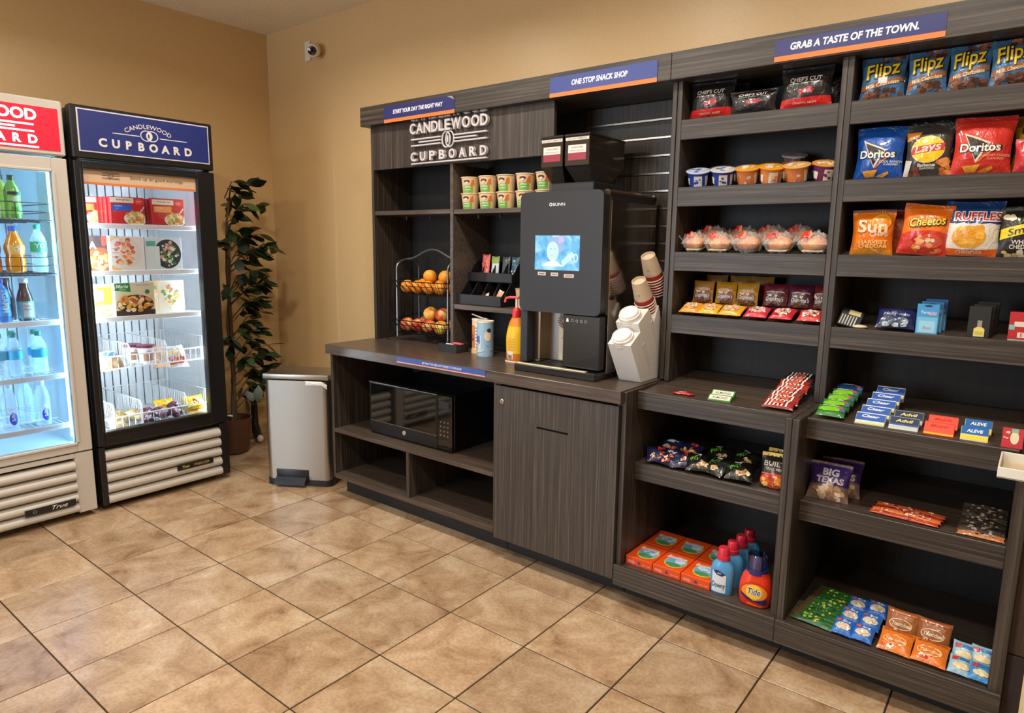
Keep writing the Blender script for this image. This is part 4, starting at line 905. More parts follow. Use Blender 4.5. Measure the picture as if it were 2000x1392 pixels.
def fruit(name, label, m_, r, loc, apple, rot):
    f = (lambda x, y, z: 1-0.14*math.exp(-((x*x+y*y)/0.10)) if abs(z) > 0.5 else 1.0) if apple else (lambda x, y, z: 1-0.03*math.exp(-(x*x+y*y)/0.02))
    o = MB().ell((0, 0, 0), (r, r, r*0.93), 18, 14, m_, fn=f).build(name, loc=loc, rot=rot, ang=80)
    if apple: MB().tube([(0, 0, r*0.76), (0.002, 0, r*0.95), (0.004, 0.001, r*1.06)], 0.0013, 5, STEM).build('stem', parent=o)
    else: MB().lathe([(0, r*0.895), (0.003, r*0.90), (0.0025, r*0.925), (0, r*0.93)], 8, m=P((110, 120, 50), 0.7), cap=False).build('stem', parent=o)
    return tag(o, label, 'fruit')
rgf = random.Random(5)
rr = lambda: (rgf.uniform(-0.5, 0.5), rgf.uniform(-0.5, 0.5), rgf.uniform(0, 6))
OR = [(-0.135, -0.052, 0), (-0.052, -0.055, 0), (0.030, -0.052, 0), (0.113, -0.05, 0), (-0.09, 0.03, 0), (0.04, 0.03, 0), (0.12, 0.03, 0), (0.0, -0.01, 1), (0.115, -0.01, 1)]
names_o = ['first orange from the left in the front of the upper fruit tray', 'second orange from the left in the front of the upper fruit tray', 'third orange from the left in the front of the upper fruit tray', 'fourth orange from the left in the front of the upper fruit tray', 'orange at back left of the upper fruit tray', 'orange at back centre of the upper fruit tray', 'orange at back right of the upper fruit tray', 'orange lying on top of the middle of the upper fruit tray', 'orange lying on top at right of the upper fruit tray']
for (x, y, l), nm in zip(OR, names_o):
    fruit('orange', nm, ORM, 0.0375, (0.755+x, 1.95+y, 0.85+0.303+0.058*l+(0.006 if y > 0 else 0)), False, rr())
AP = [(-0.138, -0.052, 0, 0), (-0.052, -0.052, 0, 0), (0.034, -0.052, 0, 0), (0.120, -0.05, 0, 1), (-0.08, 0.033, 0, 0), (0.12, 0.036, 0, 1), (0.005, -0.01, 1, 1), (0.093, -0.008, 1, 0)]
names_a = ['red apple at far left of the lower fruit tray', 'red apple second from left in the lower fruit tray', 'red apple third from left in the lower fruit tray', 'yellow apple at front right of the lower fruit tray', 'red apple at back left of the lower fruit tray', 'yellow apple at back right of the lower fruit tray', 'large yellow red apple on top of the lower fruit tray', 'red apple on top at right of the lower fruit tray']
for (x, y, l, ye), nm in zip(AP, names_a):
    fruit('apple', nm, APY if ye else APM, 0.040 if not l else 0.042, (0.755+x, 1.95+y, 0.85+0.092+0.064*l+(0.006 if y > 0 else 0)), True, rr())

# ------------------------------------------------------------------ condiments in the hutch
oc = empty('condiment_organizer', (1.195, 1.97, 1.0845), label='black two-tier condiment organizer on the hutch shelf', cat='organizer')
KB = P((30, 29, 31), 0.42, noise=0.05)
bx('lower_tray', -0.152, 0.135, -0.125, -0.119, 0.001, 0.052, KB, oc); bx('base', -0.152, 0.135, -0.119, 0.115, 0.001, 0.006, KB, oc)
bx('upper_tray', -0.152, 0.135, -0.04, -0.034, 0.115, 0.160, KB, oc); bx('back_panel', -0.152, 0.135, 0.10, 0.106, 0.006, 0.205, KB, oc); bx('upper_floor', -0.152, 0.135, -0.034, 0.10, 0.112, 0.117, KB, oc)
for i in range(5):
    xx = -0.152+0.2845*i/4
    pts = [(-0.119, 0.006), (-0.119, 0.046), (-0.098, 0.05), (-0.075, 0.075), (-0.05, 0.108), (-0.034, 0.113), (-0.034, 0.15), (-0.015, 0.165), (0.005, 0.195), (0.03, 0.215), (0.06, 0.215), (0.10, 0.205), (0.10, 0.006)]
    MB().prism(pts, 0, xx, xx+0.0025, KB).build('divider', parent=oc)
p = Print().blobs(0, 0.0, 0.02, 0.05, [(226, 150, 140), (190, 60, 60)], 14, 0.008, 3)
def upright(name, label, cat, w, h, t, c, loc, rot, pr=None, group=None, seed=0, rough=0.3):
    """small flat pouch standing up, front facing -y"""
    f = pillow(w, h, t, seed, wr=0.1)
    g = lambda u, v, s: (lambda a: (a[0], -(a[2]-t/2), a[1]+h/2))(f(u, v, s))
    m = MB(); m.grid(lambda u, v: g(u, v, 1), 8, 10, P(c, rough, coat=0.3, bump=0.3)); m.grid(lambda u, v: g(u, v, -1), 8, 10, P(c, rough, coat=0.3, bump=0.3), flip=True)
    o = m.build(name, loc=loc, rot=rot, ang=70, weld=True)
    if pr:
        def fn(x, z, q):
            a = g(min(1, max(0, x/w+0.5)), min(1, max(0, z/h)), 1); return (a[0], a[1]-q-0.0005, a[2])
        pr.lay(fn, o, 'printed_label', step=min(w, h)/6, rough=rough, bump=0.3, coat=0.3, clip=(-w/2*0.97, w/2*0.97, h*0.015, h*0.985))
    return tag(o, label, cat, group)
def wig(h, w, c1, c2, s): return Print().blobs(0, h/2, w*0.4, h*0.42, [c1, c2], 16, 0.007, s)
upright('stir_stick_bag', 'pink packet of stirrers standing in the condiment organizer', 'packet', 0.052, 0.135, 0.018, (222, 112, 104), (1.118, 1.975, 1.203), (-0.12, 0, 0), wig(0.135, 0.052, (240, 160, 150), (196, 70, 66), 2), seed=1)
upright('tea_packet', 'green and purple tea packet standing in the condiment organizer', 'packet', 0.05, 0.125, 0.016, (206, 212, 214), (1.178, 1.98, 1.203), (-0.1, 0, 0), Print().r(-0.03, 0.03, 0.09, 0.125, (140, 170, 70)).blobs(0, 0.035, 0.02, 0.03, [(90, 90, 150), (226, 226, 236)], 12, 0.008, 4), seed=2)
upright('tea_packet', 'dark green tea packet standing in the condiment organizer', 'packet', 0.05, 0.125, 0.016, (74, 92, 96), (1.24, 1.99, 1.203), (-0.1, 0, 0), wig(0.125, 0.05, (110, 70, 84), (140, 160, 150), 5), seed=3)
upright('tea_packet', 'teal tea packet at the right of the condiment organizer', 'packet', 0.05, 0.125, 0.016, (66, 104, 122), (1.30, 1.99, 1.203), (-0.1, 0, 0), wig(0.125, 0.05, (206, 214, 220), (50, 70, 90), 6), seed=4)
upright('sugar_packet', 'peach sugar packet leaning in the lower organizer tray', 'packet', 0.032, 0.07, 0.006, (226, 170, 140), (1.265, 1.885, 1.100), (-0.35, 0.35, 0), None, seed=5)
upright('sugar_packet', 'white and peach sugar packet lying low in the organizer tray', 'packet', 0.032, 0.055, 0.006, (232, 204, 184), (1.205, 1.88, 1.097), (-0.5, -0.3, 0), None, seed=6)
# caddy with sweeteners on the worktop
ca = MB(); cx_, cy0 = 1.075, 1.855
for (a, b_, c_, d_) in ((-0.062, 0.062, -0.045, -0.042), (-0.062, 0.062, 0.042, 0.045), (-0.062, -0.059, -0.042, 0.042), (0.059, 0.062, -0.042, 0.042)): ca.box(a, b_, c_, d_, 0, 0.04, KB)
ca.box(-0.06, 0.06, -0.044, 0.044, 0, 0.004, KB); ca = ca.build('sweetener_caddy', loc=(1.075, 1.785, 0.8505)); tag(ca, 'small black sweetener caddy on the worktop', 'caddy')
for k in range(4):
    packet('sweetener_packet', ['pink sweetener packet at the back of the black caddy', 'pink sweetener packet on top of the black caddy', 'pale sweetener packet at left of the black caddy', 'pink sweetener packet lying low in the black caddy'][k], 'packet', 0.06, 0.032, 0.006, [(230, 120, 130), (226, 104, 116), (226, 206, 220), (214, 110, 124)][k], (1.075+[0.02, 0.028, -0.02, 0.0][k], 1.785+[0.012, 0.0, 0.0, -0.012][k], 0.855+[0.026, 0.034, 0.022, 0.012][k]), (0.25*k-0.2, 0.1, 0.2*k), None, seed=50+k)
# creamer canisters
def canister(label, c, loc, pr, h=0.168, r=0.041, lid=(226, 220, 206)):
    o = MB().lathe([(0, 0), (r, 0), (r, h), (0, h)], 26, m=P(c, 0.4), cap=False).build('creamer_canister', loc=loc, ang=40)
    MB().lathe([(0, h), (r+0.0012, h-0.004), (r+0.0012, h+0.003), (r-0.003, h+0.0035), (r-0.004, h+0.0005), (0, h+0.0005)], 26, m=P(lid, 0.4), cap=False).build('lid', parent=o)
    pr.lay(lambda x, z, q: ((r+q)*math.sin(x/r), -(r+q)*math.cos(x/r), z), o, 'printed_label', step=0.01)
    return tag(o, label, 'canister')
p = Print(); p.r(-0.06, 0.0, 0.03, 0.14, (206, 120, 70)); p.r(0.004, 0.02, 0.02, 0.15, (236, 226, 210)); 
for i in range(7): p.r(0.006, 0.018, 0.03+i*0.016, 0.036+i*0.016, (140, 130, 130))
p.r(-0.06, 0.05, 0.0, 0.022, (226, 190, 130)); p.blobs(-0.03, 0.08, 0.02, 0.02, [(110, 60, 40)], 4, 0.01, 2)
ca_ = canister('peach creamer canister with a spoon on its lid', (232, 196, 156), (1.208, 1.838, 0.8505), p)
MB().tube([(-0.055, 0.0, 0.190), (0.01, 0.01, 0.174), (0.035, 0.012, 0.172)], 0.003, 6, P((226, 224, 220), 0.3)).build('spoon', parent=ca_)
p = Print(); p.r(-0.036, 0.006, 0.02, 0.10, (206, 218, 222)); p.r(-0.030, 0.0, 0.062, 0.10, (76, 104, 176)); p.e(0.040, 0.10, 0.017, 0.024, (230, 214, 190)); p.e(0.046, 0.128, 0.010, 0.010, (40, 44, 54)); p.r(-0.02, -0.004, 0.02, 0.045, (226, 216, 180)); p.blobs(0.0, 0.04, 0.06, 0.03, [(176, 200, 216), (130, 166, 196)], 12, 0.01, 6)
canister('light blue creamer canister in front of the peach one', (150, 186, 212), (1.284, 1.788, 0.8505), p)
# pump bottle
pb = MB(); pb.lathe([(0, 0), (0.046, 0), (0.050, 0.006), (0.050, 0.10), (0.047, 0.14), (0.036, 0.18), (0.022, 0.205), (0.018, 0.21), (0, 0.21)], 24, m=P((238, 132, 30), 0.28, coat=0.4), cap=False, sy=0.8)
pb = pb.build('creamer_bottle', loc=(1.492, 1.765, 0.8505), ang=50); tag(pb, 'orange and yellow creamer bottle with red pump beside the coffee machine', 'bottle')
def rp(z): return 0.0505 if z < 0.10 else (0.0505-0.003*(z-0.1)/0.04 if z < 0.14 else 0.0475-0.011*(z-0.14)/0.04)
p = Print(); p.p([(-0.03, 0.04), (0.05, 0.04), (0.05, 0.165), (-0.02, 0.165), (-0.045, 0.12)], (244, 190, 24)); p.r(-0.02, 0.012, 0.014, 0.05, (226, 216, 200))
for i in range(6): p.r(-0.016+0.004*i, -0.014+0.004*i, 0.016, 0.034, (60, 50, 50))
for i in range(5): p.r(-0.02, 0.02, 0.058+i*0.012, 0.061+i*0.012, (206, 150, 40))
p.r(-0.06, 0.06, 0.0, 0.006, (240, 236, 230))
p.lay(lambda x, z, q: ((rp(z)+q)*math.sin(x/rp(z)), -(rp(z)+q)*0.8*math.cos(x/rp(z)), z), pb, 'printed_label', step=0.012)
RDP = P((214, 44, 48), 0.3); PKP = P((226, 92, 98), 0.35)
MB().lathe([(0, 0.205), (0.021, 0.205), (0.021, 0.232), (0.016, 0.245), (0.009, 0.25), (0, 0.25)], 18, m=RDP, cap=False).build('cap', parent=pb)
m = MB(); m.tube([(0, 0, 0.248), (0, 0, 0.292)], 0.006, 8, P((232, 220, 206), 0.4)); m.tube([(0.012, 0, 0.296), (-0.03, -0.008, 0.296), (-0.054, -0.012, 0.291), (-0.058, -0.013, 0.272)], 0.006, 8, PKP); m.build('pump', parent=pb)
# cup beside organizer
m = MB().lathe([(0, 0), (0.028, 0), (0.037, 0.09), (0.0395, 0.094), (0.036, 0.094), (0, 0.02)], 22, m=P((226, 190, 150), 0.5), cap=False).build('paper_cup', loc=(1.425, 1.90, 1.0848)); tag(m, 'peach paper cup on the hutch shelf by the coffee machine', 'paper cup')

# oatmeal cups, two layers
def oat(loc, rz, label):
    r = lambda z: 0.036+0.0092*z/0.07
    o = MB().lathe([(0, 0), (0.036, 0), (0.0452, 0.070), (0.0452, 0.074), (0, 0.074)], 24, m=P((222, 186, 140), 0.45), cap=False).build('oatmeal_cup', loc=loc, rot=(0, 0, rz), ang=40)
    MB().lathe([(0, 0.0735), (0.0485, 0.0735), (0.0490, 0.0755), (0.0485, 0.0775), (0, 0.0775)], 24, m=P((226, 206, 176), 0.4), cap=False).build('lid', parent=o)
    p = Print(); p.r(-0.03, 0.022, 0.0, 0.036, (110, 168, 66)); p.r(0.046, 0.075, 0.004, 0.068, (214, 206, 190)); p.p([(0.008, 0.036), (0.03, 0.036), (0.03, 0.066), (0.018, 0.060)], (206, 108, 56)); p.e(-0.008, 0.056, 0.016, 0.007, (60, 46, 44)); p.e(-0.008, 0.049, 0.009, 0.006, (230, 200, 180))
    p.t('APPLES', -0.005, 0.028, 0.0075, (240, 246, 226), 0.02); p.t('& CINNAMON', -0.005, 0.016, 0.006, (240, 246, 226), 0.02, fit=0.032)
    p.lay(lambda x, z, q: ((r(z)+q)*math.sin(x/r(z)), -(r(z)+q)*math.cos(x/r(z)), z), o, 'printed_label', step=0.01)
    return tag(o, label, 'oatmeal cup')
o0 = None
ordn = ['first', 'second', 'third', 'fourth', 'fifth']
for lay, n_ in ((0, 5), (1, 5)):
    for i in range(n_):
        loc = (1.098+0.1145*i, 1.885, 1.5555+0.0782*lay); lb = '%s green and tan oatmeal cup from left in the %s row on the hutch shelf' % (ordn[i], ['bottom', 'top'][lay])
        if o0 is None: o0 = oat(loc, 0.35, lb)
        else: dup(o0, loc, 0.35+0.12*math.sin(i*2.3+lay), lb)

# ------------------------------------------------------------------ step bin
ang_ = math.atan2(0.203, 0.329)
tb = empty('step_bin', (0.1385, 1.4865, 0), ang_, 'brushed steel step bin beside the worktop', 'bin')
hw = 0.193
def bodyp(w_, d_, r_, y0=0.0): return [(-w_, d_), (-w_, y0+r_)]+[(-w_+r_*(1-math.cos(a)), y0+r_*(1-math.sin(a))) for a in [PI/2*i/6 for i in range(1, 7)]]+[(w_-r_*(1-math.cos(a)), y0+r_*(1-math.sin(a))) for a in [PI/2*i/6 for i in range(6, 0, -1)]]+[(w_, y0+r_), (w_, d_)]
MB().prism(bodyp(hw-0.002, 0.235, 0.035), 2, 0.035, 0.615, STEEL).build('body', parent=tb, ang=50)
MB().prism(bodyp(hw+0.003, 0.245, 0.036, -0.004), 2, 0.0, 0.035, P((26, 26, 28), 0.4)).build('base', parent=tb, ang=50)
MB().box(-hw-0.002, -hw+0.014, 0.03, 0.24, 0.035, 0.62, P((24, 24, 26), 0.4), 0.002).box(hw-0.014, hw+0.002, 0.03, 0.24, 0.035, 0.62, P((24, 24, 26), 0.4), 0.002).build('side_trim', parent=tb)
MB().box(-hw-0.001, hw+0.001, -0.006, 0.24, 0.622, 0.653, STEEL, 0.006, 2).build('lid', parent=tb)
m = MB(); m.box(-0.135, 0.06, -0.004, 0.004, 0.03, 0.095, P((22, 24, 28), 0.35), 0.01, 2); m.build('pedal_plate', parent=tb)
m = MB(); m.prism([(-0.042, 0.012), (-0.042, 0.034), (-0.016, 0.052), (0.0, 0.052), (0.0, 0.012)], 0, -0.13, 0.05, P((38, 44, 54), 0.3)); m.build('pedal', parent=tb, smooth=False)
m = MB(); f = pillow(0.13, 0.05, 0.012, 9, wr=0.4); m.grid(lambda u, v: (lambda a: (0.125+a[0], -0.008-a[2]*0.6, 0.606+a[1]*0.5-0.02*max(0, u-0.75)*4))(f(u, v, 1)), 12, 6, P((226, 226, 226), 0.35)); m.build('bin_liner', parent=tb, ang=80)

# ------------------------------------------------------------------ security camera
sc_ = empty('security_camera', (-0.50, 2.128, 2.60), label='small white security camera mounted high on the back wall', cat='camera')
SW = P((228, 220, 206), 0.35)
bx('wall_plate', -0.064, -0.008, -0.008, 0.0, -0.050, 0.070, SW, sc_, 0.002)
MB().tube([(-0.02, -0.004, -0.008), (0.02, -0.03, -0.012), (0.085, -0.055, -0.015)], 0.014, 10, SW).build('arm', parent=sc_)
q = Vector((0.62, -0.70, -0.32)).to_track_quat('Z', 'Y').to_matrix().to_4x4()
Tm = Matrix.Translation((0.100, -0.058, -0.016)) @ q
MB().lathe([(0, -0.045), (0.030, -0.043), (0.041, -0.03), (0.042, 0.02), (0.036, 0.036), (0.030, 0.040), (0, 0.040)], 24, T=Tm, m=SW, cap=False).build('housing', parent=sc_)
MB().lathe([(0, 0.0402), (0.028, 0.0402), (0.026, 0.046), (0.012, 0.050), (0, 0.0505)], 22, T=Tm, m=P((20, 18, 24), 0.1, coat=0.5), cap=False).build('lens', parent=sc_)

# ------------------------------------------------------------------ artificial ficus
pt = empty('potted_ficus', (-0.74, 1.585, 0), label='artificial ficus tree in a brown pot behind the freezer', cat='plant')
m = MB(); m.lathe([(0, 0.005), (0.085, 0.005), (0.095, 0.02), (0.118, 0.22), (0.122, 0.235), (0.110, 0.235), (0.104, 0.20), (0, 0.195)], 24, m=P((92, 58, 42), 0.5, noise=0.1), cap=False); m.build('pot', parent=pt)
MB().lathe([(0, 0.197), (0.103, 0.199)], 24, m=P((46, 38, 32), 0.9, noise=0.3), cap=False).build('moss', parent=pt)
rg = random.Random(11)
BARK = P((86, 66, 48), 0.8, noise=0.2)
trunk = [Vector((0, 0, 0.19)), Vector((0.02, 0.01, 0.5)), Vector((-0.01, 0.03, 0.85)), Vector((0.03, 0.0, 1.2)), Vector((0.02, 0.02, 1.5)), Vector((0.03, 0.05, 1.7))]
MB().tube(trunk, [0.016, 0.014, 0.012, 0.010, 0.007, 0.004], 8, BARK).build('trunk', parent=pt, ang=70)
MB().tube([v+Vector((0.02*math.sin(i*2.0), 0.025*math.cos(i*2.0), 0)) for i, v in enumerate(trunk[:5])], [0.012, 0.010, 0.009, 0.007, 0.004], 8, BARK).build('trunk', parent=pt, ang=70)
def leafmesh():
    prof_ = [(0.0, 0.0), (0.12, 0.10), (0.30, 0.21), (0.5, 0.26), (0.7, 0.21), (0.88, 0.08), (1.0, 0.0)]
    vs, fs = [], []
    for t_, w_ in prof_:
        zz = -0.10*t_*t_; vs += [(-w_, t_, zz+0.05*w_), (0, t_, zz), (w_, t_, zz+0.05*w_)]
    for i in range(len(prof_)-1):
        a = i*3; fs += [(a, a+1, a+4, a+3), (a+1, a+2, a+5, a+4)]
    vs2 = [(x, y, z-0.006) for x, y, z in vs]; n_ = len(vs)
    return vs, fs
def leafmat():
    m, nt, b = newmat('ficus_leaf'); N = nt.nodes; L = nt.links
    oi = N.new('ShaderNodeObjectInfo'); r = ramp(nt, [(0.0, (18, 30, 20)), (0.6, (28, 46, 28)), (0.88, (48, 74, 40)), (1.0, (84, 108, 58))])
    L.new(oi.outputs['Random'], r.inputs['Fac']); L.new(r.outputs['Color'], b.inputs['Base Color']); b.inputs['Roughness'].default_value = 0.35
    return m
LM = leafmat(); vs_, fs_ = leafmesh()
l0 = None
def leaf(pos, d, s, roll):
    global l0
    if l0 is None:
        l0 = MB(); l0.add(vs_, fs_, LM); l0 = l0.build('leaf', parent=pt, ang=80); o = l0
    else:
        o = l0.copy(); col.objects.link(o); o.parent = pt
    y = d.normalized(); x = y.cross(Vector((0, 0, 1)));
    if x.length < 0.05: x = Vector((1, 0, 0))
    x.normalize(); z = x.cross(y); M = Matrix((x, y, z)).transposed().to_4x4() @ Matrix.Rotation(roll, 4, 'Y')
    o.matrix_local = Matrix.Translation(pos) @ M @ Matrix.Scale(s, 4)
# branch tips given as (height, angle towards the room, reach)
tw = MB(); spots = []
BR = [(1.70, 1.45, 0.20), (1.74, 0.9, 0.12), (1.66, 1.9, 0.22), (1.58, 0.6, 0.18), (1.62, 1.1, 0.26), (1.48, 1.3, 0.14), (1.50, 0.2, 0.18), (1.42, 0.8, 0.22), (1.36, 1.6, 0.22), (1.32, 1.2, 0.28), (1.30, 0.5, 0.24), (1.26, 1.45, 0.30), (1.22, 0.9, 0.26), (1.18, 1.3, 0.24), (1.16, 0.3, 0.2), (1.12, 1.6, 0.28), (1.08, 1.0, 0.28), (1.02, 1.4, 0.24), (0.98, 0.6, 0.22), (0.94, 1.2, 0.22), (0.90, 1.5, 0.26), (0.86, 0.8, 0.16), (0.82, 1.2, 0.2), (0.74, 1.5, 0.22), (0.70, 1.2, 0.28), (0.64, 0.7, 0.18), (0.60, 1.3, 0.26), (0.55, 1.0, 0.25), (0.52, 1.5, 0.24), (0.48, 0.5, 0.22), (0.46, 1.2, 0.28), (0.42, 0.9, 0.24), (1.40, -0.6, 0.2), (1.10, -0.5, 0.22), (0.80, -0.6, 0.2)]
for (zt, a, rc_) in BR:
    a += rg.uniform(-0.25, 0.25)
    base = Vector((0.01, 0.02, zt-0.12+rg.uniform(-0.04, 0.04))); tip = Vector((rc_*math.cos(a), rc_*math.sin(a), zt+rg.uniform(-0.02, 0.05)))
    mid = (base+tip)/2+Vector((0, 0, 0.05))
    pts = [base, mid, tip]; tw.tube(pts, [0.004, 0.0028, 0.0015], 5, BARK)
    for k in range(8):
        t_ = 0.20+0.80*(k+0.5)/8+rg.uniform(-0.05, 0.05); t_ = min(1.0, t_)
        b_ = base.lerp(mid, t_*2) if t_ < 0.5 else mid.lerp(tip, t_*2-1)
        d_ = Vector((math.cos(a)+rg.uniform(-1.0, 1.0), math.sin(a)+rg.uniform(-1.0, 1.0), rg.uniform(-1.0, 0.45)))
        leaf(b_, d_, rg.uniform(0.085, 0.125), rg.uniform(-0.9, 0.9))
tw.build('twigs', parent=pt, ang=80)
# black floor cord cover with a white plug by the corner
m = MB(); m.tube([(0, 0, 0.26), (0, 0, 0.10), (0.02, -0.005, 0.05), (0.08, -0.03, 0.03), (0.14, -0.05, 0.028)], [0.022, 0.024, 0.03, 0.028, 0.024], 10, P((24, 24, 26), 0.5))
m = m.build('cord_cover', loc=(-0.94, 1.86, 0.003), ang=70); tag(m, 'black floor pipe with a white end between ficus and bin', 'pipe')
MB().ell((0.155, -0.056, 0.030), (0.024, 0.022, 0.026), 12, 8, P((222, 214, 204), 0.4)).build('white_end', parent=m)
# ------------------------------------------------------------------ snacks on the shelf units
def bagfn(w, h, t, seed):
    rg = random.Random(seed); ph = [rg.uniform(0, 6) for _ in range(8)]
    def f(u, v, s):
        a = 2*u-1; vv = min(1.0, max(0.0, (v-0.03)/0.87))
        k = max(0.0, 1-abs(a)**2.6)**0.7*math.sin(PI*vv)**0.6 if 0 < vv < 1 else 0.0
        k *= 1+0.07*math.sin(5*a+ph[0])*math.sin(7*v+ph[1])+0.05*math.sin(11*a+8*v+ph[2])
        pl = 0.0012*math.sin(22*a+ph[3])*(v > 0.9 or v < 0.04)
        top = 0.012*h*math.sin(3*a+ph[4])*max(0, v-0.85)*4
        x = a*w/2*(1-0.085*math.sin(PI*vv) if 0 < vv < 1 else 1)
        return (x, -s*(t/2*k)-pl-(0.0006*s), v*h+top)
    return f
def bag(label, w, h, t, c, pr, loc, rot=(0, 0, 0), seed=1, cat='snack bag', name='chip_bag', group=None, rough=0.3, coat=0.5, crimp=None):
    """pillow bag standing up, front facing -y, sealed strips top and bottom"""
    f = bagfn(w, h, t, seed); m = MB(); M_ = P(c, rough, coat=coat, bump=0.4)
    m.grid(lambda u, v: f(u, v, 1), 14, 18, M_); m.grid(lambda u, v: f(u, v, -1), 14, 18, M_, flip=True)
    o = m.build(name, loc=loc, rot=rot, ang=75, weld=True)
    if pr:
        def fn(x, z, q):
            v = min(1, max(0, z/h)); vv = min(1.0, max(0.0, (v-0.03)/0.87)); sq = 1-0.085*math.sin(PI*vv) if 0 < vv < 1 else 1
            u = min(1.0, max(0.0, x/(w*sq)+0.5)); a = f(u, v, 1); return (a[0], a[1]-q-0.0006, z+(a[2]-v*h))
        pr.lay(fn, o, 'printed_front', step=0.0085, rough=rough, bump=0.4, coat=coat, clip=(-w/2*0.985, w/2*0.985, 0.001, h*0.995))
    if crimp:
        Print().r(-w/2, w/2, h*0.935, h, crimp).lay(lambda x, z, q: (lambda a: (a[0], a[1]-q-0.0006, a[2]))(f(min(1, max(0, x/w+0.5)), z/h, 1)), o, 'sealed_edge', step=w/12)
    return tag(o, label, cat, group)
D1, D2, D3, D4 = 1.1125, 1.3595, 1.6065, 1.8565      # deck heights of the upper shelves
GREY = (70, 66, 64)

# --- top right shelf: chocolate pretzel bags
def flip(seed, w):
    p = Print(); p.blobs(0.02, 0.128, 0.03, 0.014, [(120, 72, 48), (86, 50, 36), (160, 104, 70)], 12, 0.010, seed); p.blobs(0, 0.018, w*0.42, 0.016, [(104, 62, 44), (72, 42, 32), (140, 88, 60)], 22, 0.011, seed+3)
    p.p([(-w*0.45, 0.030), (w*0.45, 0.055), (w*0.45, 0.070), (-w*0.45, 0.046)], (150, 92, 56))
    p.t('Flipz', 0.002, 0.087, 0.046, (30, 26, 24), 0.055, 0.2, rot=0.16, fit=w*0.80); p.t('Flipz', 0.0, 0.088, 0.046, (240, 204, 40), 0.012, 0.2, rot=0.16, fit=w*0.76)
    p.t('Milk Chocolate', 0.0, 0.048, 0.011, (240, 216, 170), 0.015, 0.2, rot=0.14, fit=w*0.72); p.r(-0.012, 0.014, 0.050, 0.068, (226, 222, 214)) if seed == 3 else None
    return p
for k, (x, w_, rz) in enumerate(((2.903, 0.132, 0.10), (3.028, 0.112, 0.05), (3.138, 0.112, -0.05), (3.245, 0.112, 0.08))):
    bag('%s blue chocolate pretzel bag from the left on the top right shelf' % ordn[k], w_, 0.137, 0.045, (62, 108, 150), flip(3+k, w_), (x, 1.872, D4), (-0.08, 0, rz), seed=3+k, name='pretzel_bag')
bag('blue chocolate pretzel bag standing behind the first pretzel bag', 0.12, 0.122, 0.04, (50, 90, 130), None, (2.93, 1.935, D4), (-0.05, 0, 0), seed=15, name='pretzel_bag')
# --- second right shelf
def dorito(base, dark, cap, capc):
    p = Print()
    p.p([(-0.050, 0.124), (0.020, 0.092), (-0.012, 0.034)], (222, 206, 180)); p.p([(-0.044, 0.116), (0.012, 0.090), (-0.014, 0.043)], dark)
    p.p([(-0.012, 0.034), (-0.006, 0.036), (0.040, 0.080), (0.030, 0.080)], (226, 120, 50))
    p.t('Doritos', -0.004, 0.078, 0.025, (20, 18, 20), 0.06, fit=0.108); p.t('Doritos', -0.005, 0.0785, 0.024, (240, 236, 230), 0.025, fit=0.102)
    p.t(cap, 0.035, 0.054, 0.007, capc, 0.01, 0.15); p.t('FLAVORED', 0.036, 0.045, 0.006, capc, 0.01, 0.15)
    for q in ([(-0.045, 0.025), (0.0, 0.030), (-0.01, 0.008), (-0.036, 0.006)], [(-0.006, 0.008), (0.03, 0.024), (0.034, 0.016), (0.016, 0.006)]): p.p(q, (232, 160, 50))
    return p
bag('blue tortilla chip bag on the second right shelf', 0.146, 0.168, 0.055, (22, 82, 172), dorito(0, (34, 26, 26), 'COOL RANCH', (226, 232, 240)), (2.914, 1.872, D3), (-0.05, 0.02, 0.05), seed=21, coat=0.7)
p = Print(); p.p([(-0.075, 0.14), (-0.02, 0.14), (-0.03, 0.122), (-0.06, 0.112), (-0.075, 0.116)], (222, 140, 60)); p.blobs(0.048, 0.028, 0.016, 0.026, [(222, 130, 60), (206, 104, 46), (232, 160, 86)], 9, 0.014, 4); p.blobs(-0.035, 0.012, 0.02, 0.010, [(120, 60, 40), (150, 80, 56)], 6, 0.010, 5)
p.e(0.0, 0.084, 0.046, 0.042, (236, 206, 170)); p.e(0.0, 0.084, 0.044, 0.040, (240, 200, 26)); p.p([(-0.046, 0.068), (0.044, 0.080), (0.046, 0.102), (-0.042, 0.092)], (196, 50, 40)); p.t("Lays", 0.0, 0.0855, 0.026, (240, 214, 200), 0.02, 0.2, rot=0.12, fit=0.072)
p.t('Barbecue', 0.0, 0.036, 0.010, (232, 226, 214), 0.02, fit=0.048); p.t('FLAVORED', 0.002, 0.026, 0.006, (232, 226, 214), 0.01); p.p([(-0.06, 0.055), (-0.04, 0.05), (-0.052, 0.0), (-0.064, 0.0)], (206, 200, 190))
bag('dark grey barbecue potato chip bag with yellow roundel', 0.132, 0.166, 0.055, (62, 58, 56), p, (3.053, 1.874, D3), (-0.05, 0, 0.0), seed=22, coat=0.6)
bag('red tortilla chip bag on the second right shelf', 0.156, 0.172, 0.06, (204, 50, 40), dorito(0, (44, 30, 24), 'NACHO CHEESE', (240, 170, 150)), (3.193, 1.870, D3), (-0.05, 0.02, 0.04), seed=23, coat=0.6)
p = Print(); p.ring(0.006, 0.115, 0.022, 0.024, 0.003, (50, 40, 20)); p.ring(0.005, 0.118, 0.010, 0.012, 0.003, (50, 40, 20)); p.t('M', -0.02, 0.12, 0.02, (50, 40, 20), 0.02)
bag('gold cheese snack bag at the right end of the second right shelf', 0.10, 0.165, 0.05, (196, 156, 48), p, (3.316, 1.915, D3), (-0.05, 0, -0.1), seed=24, coat=0.6)
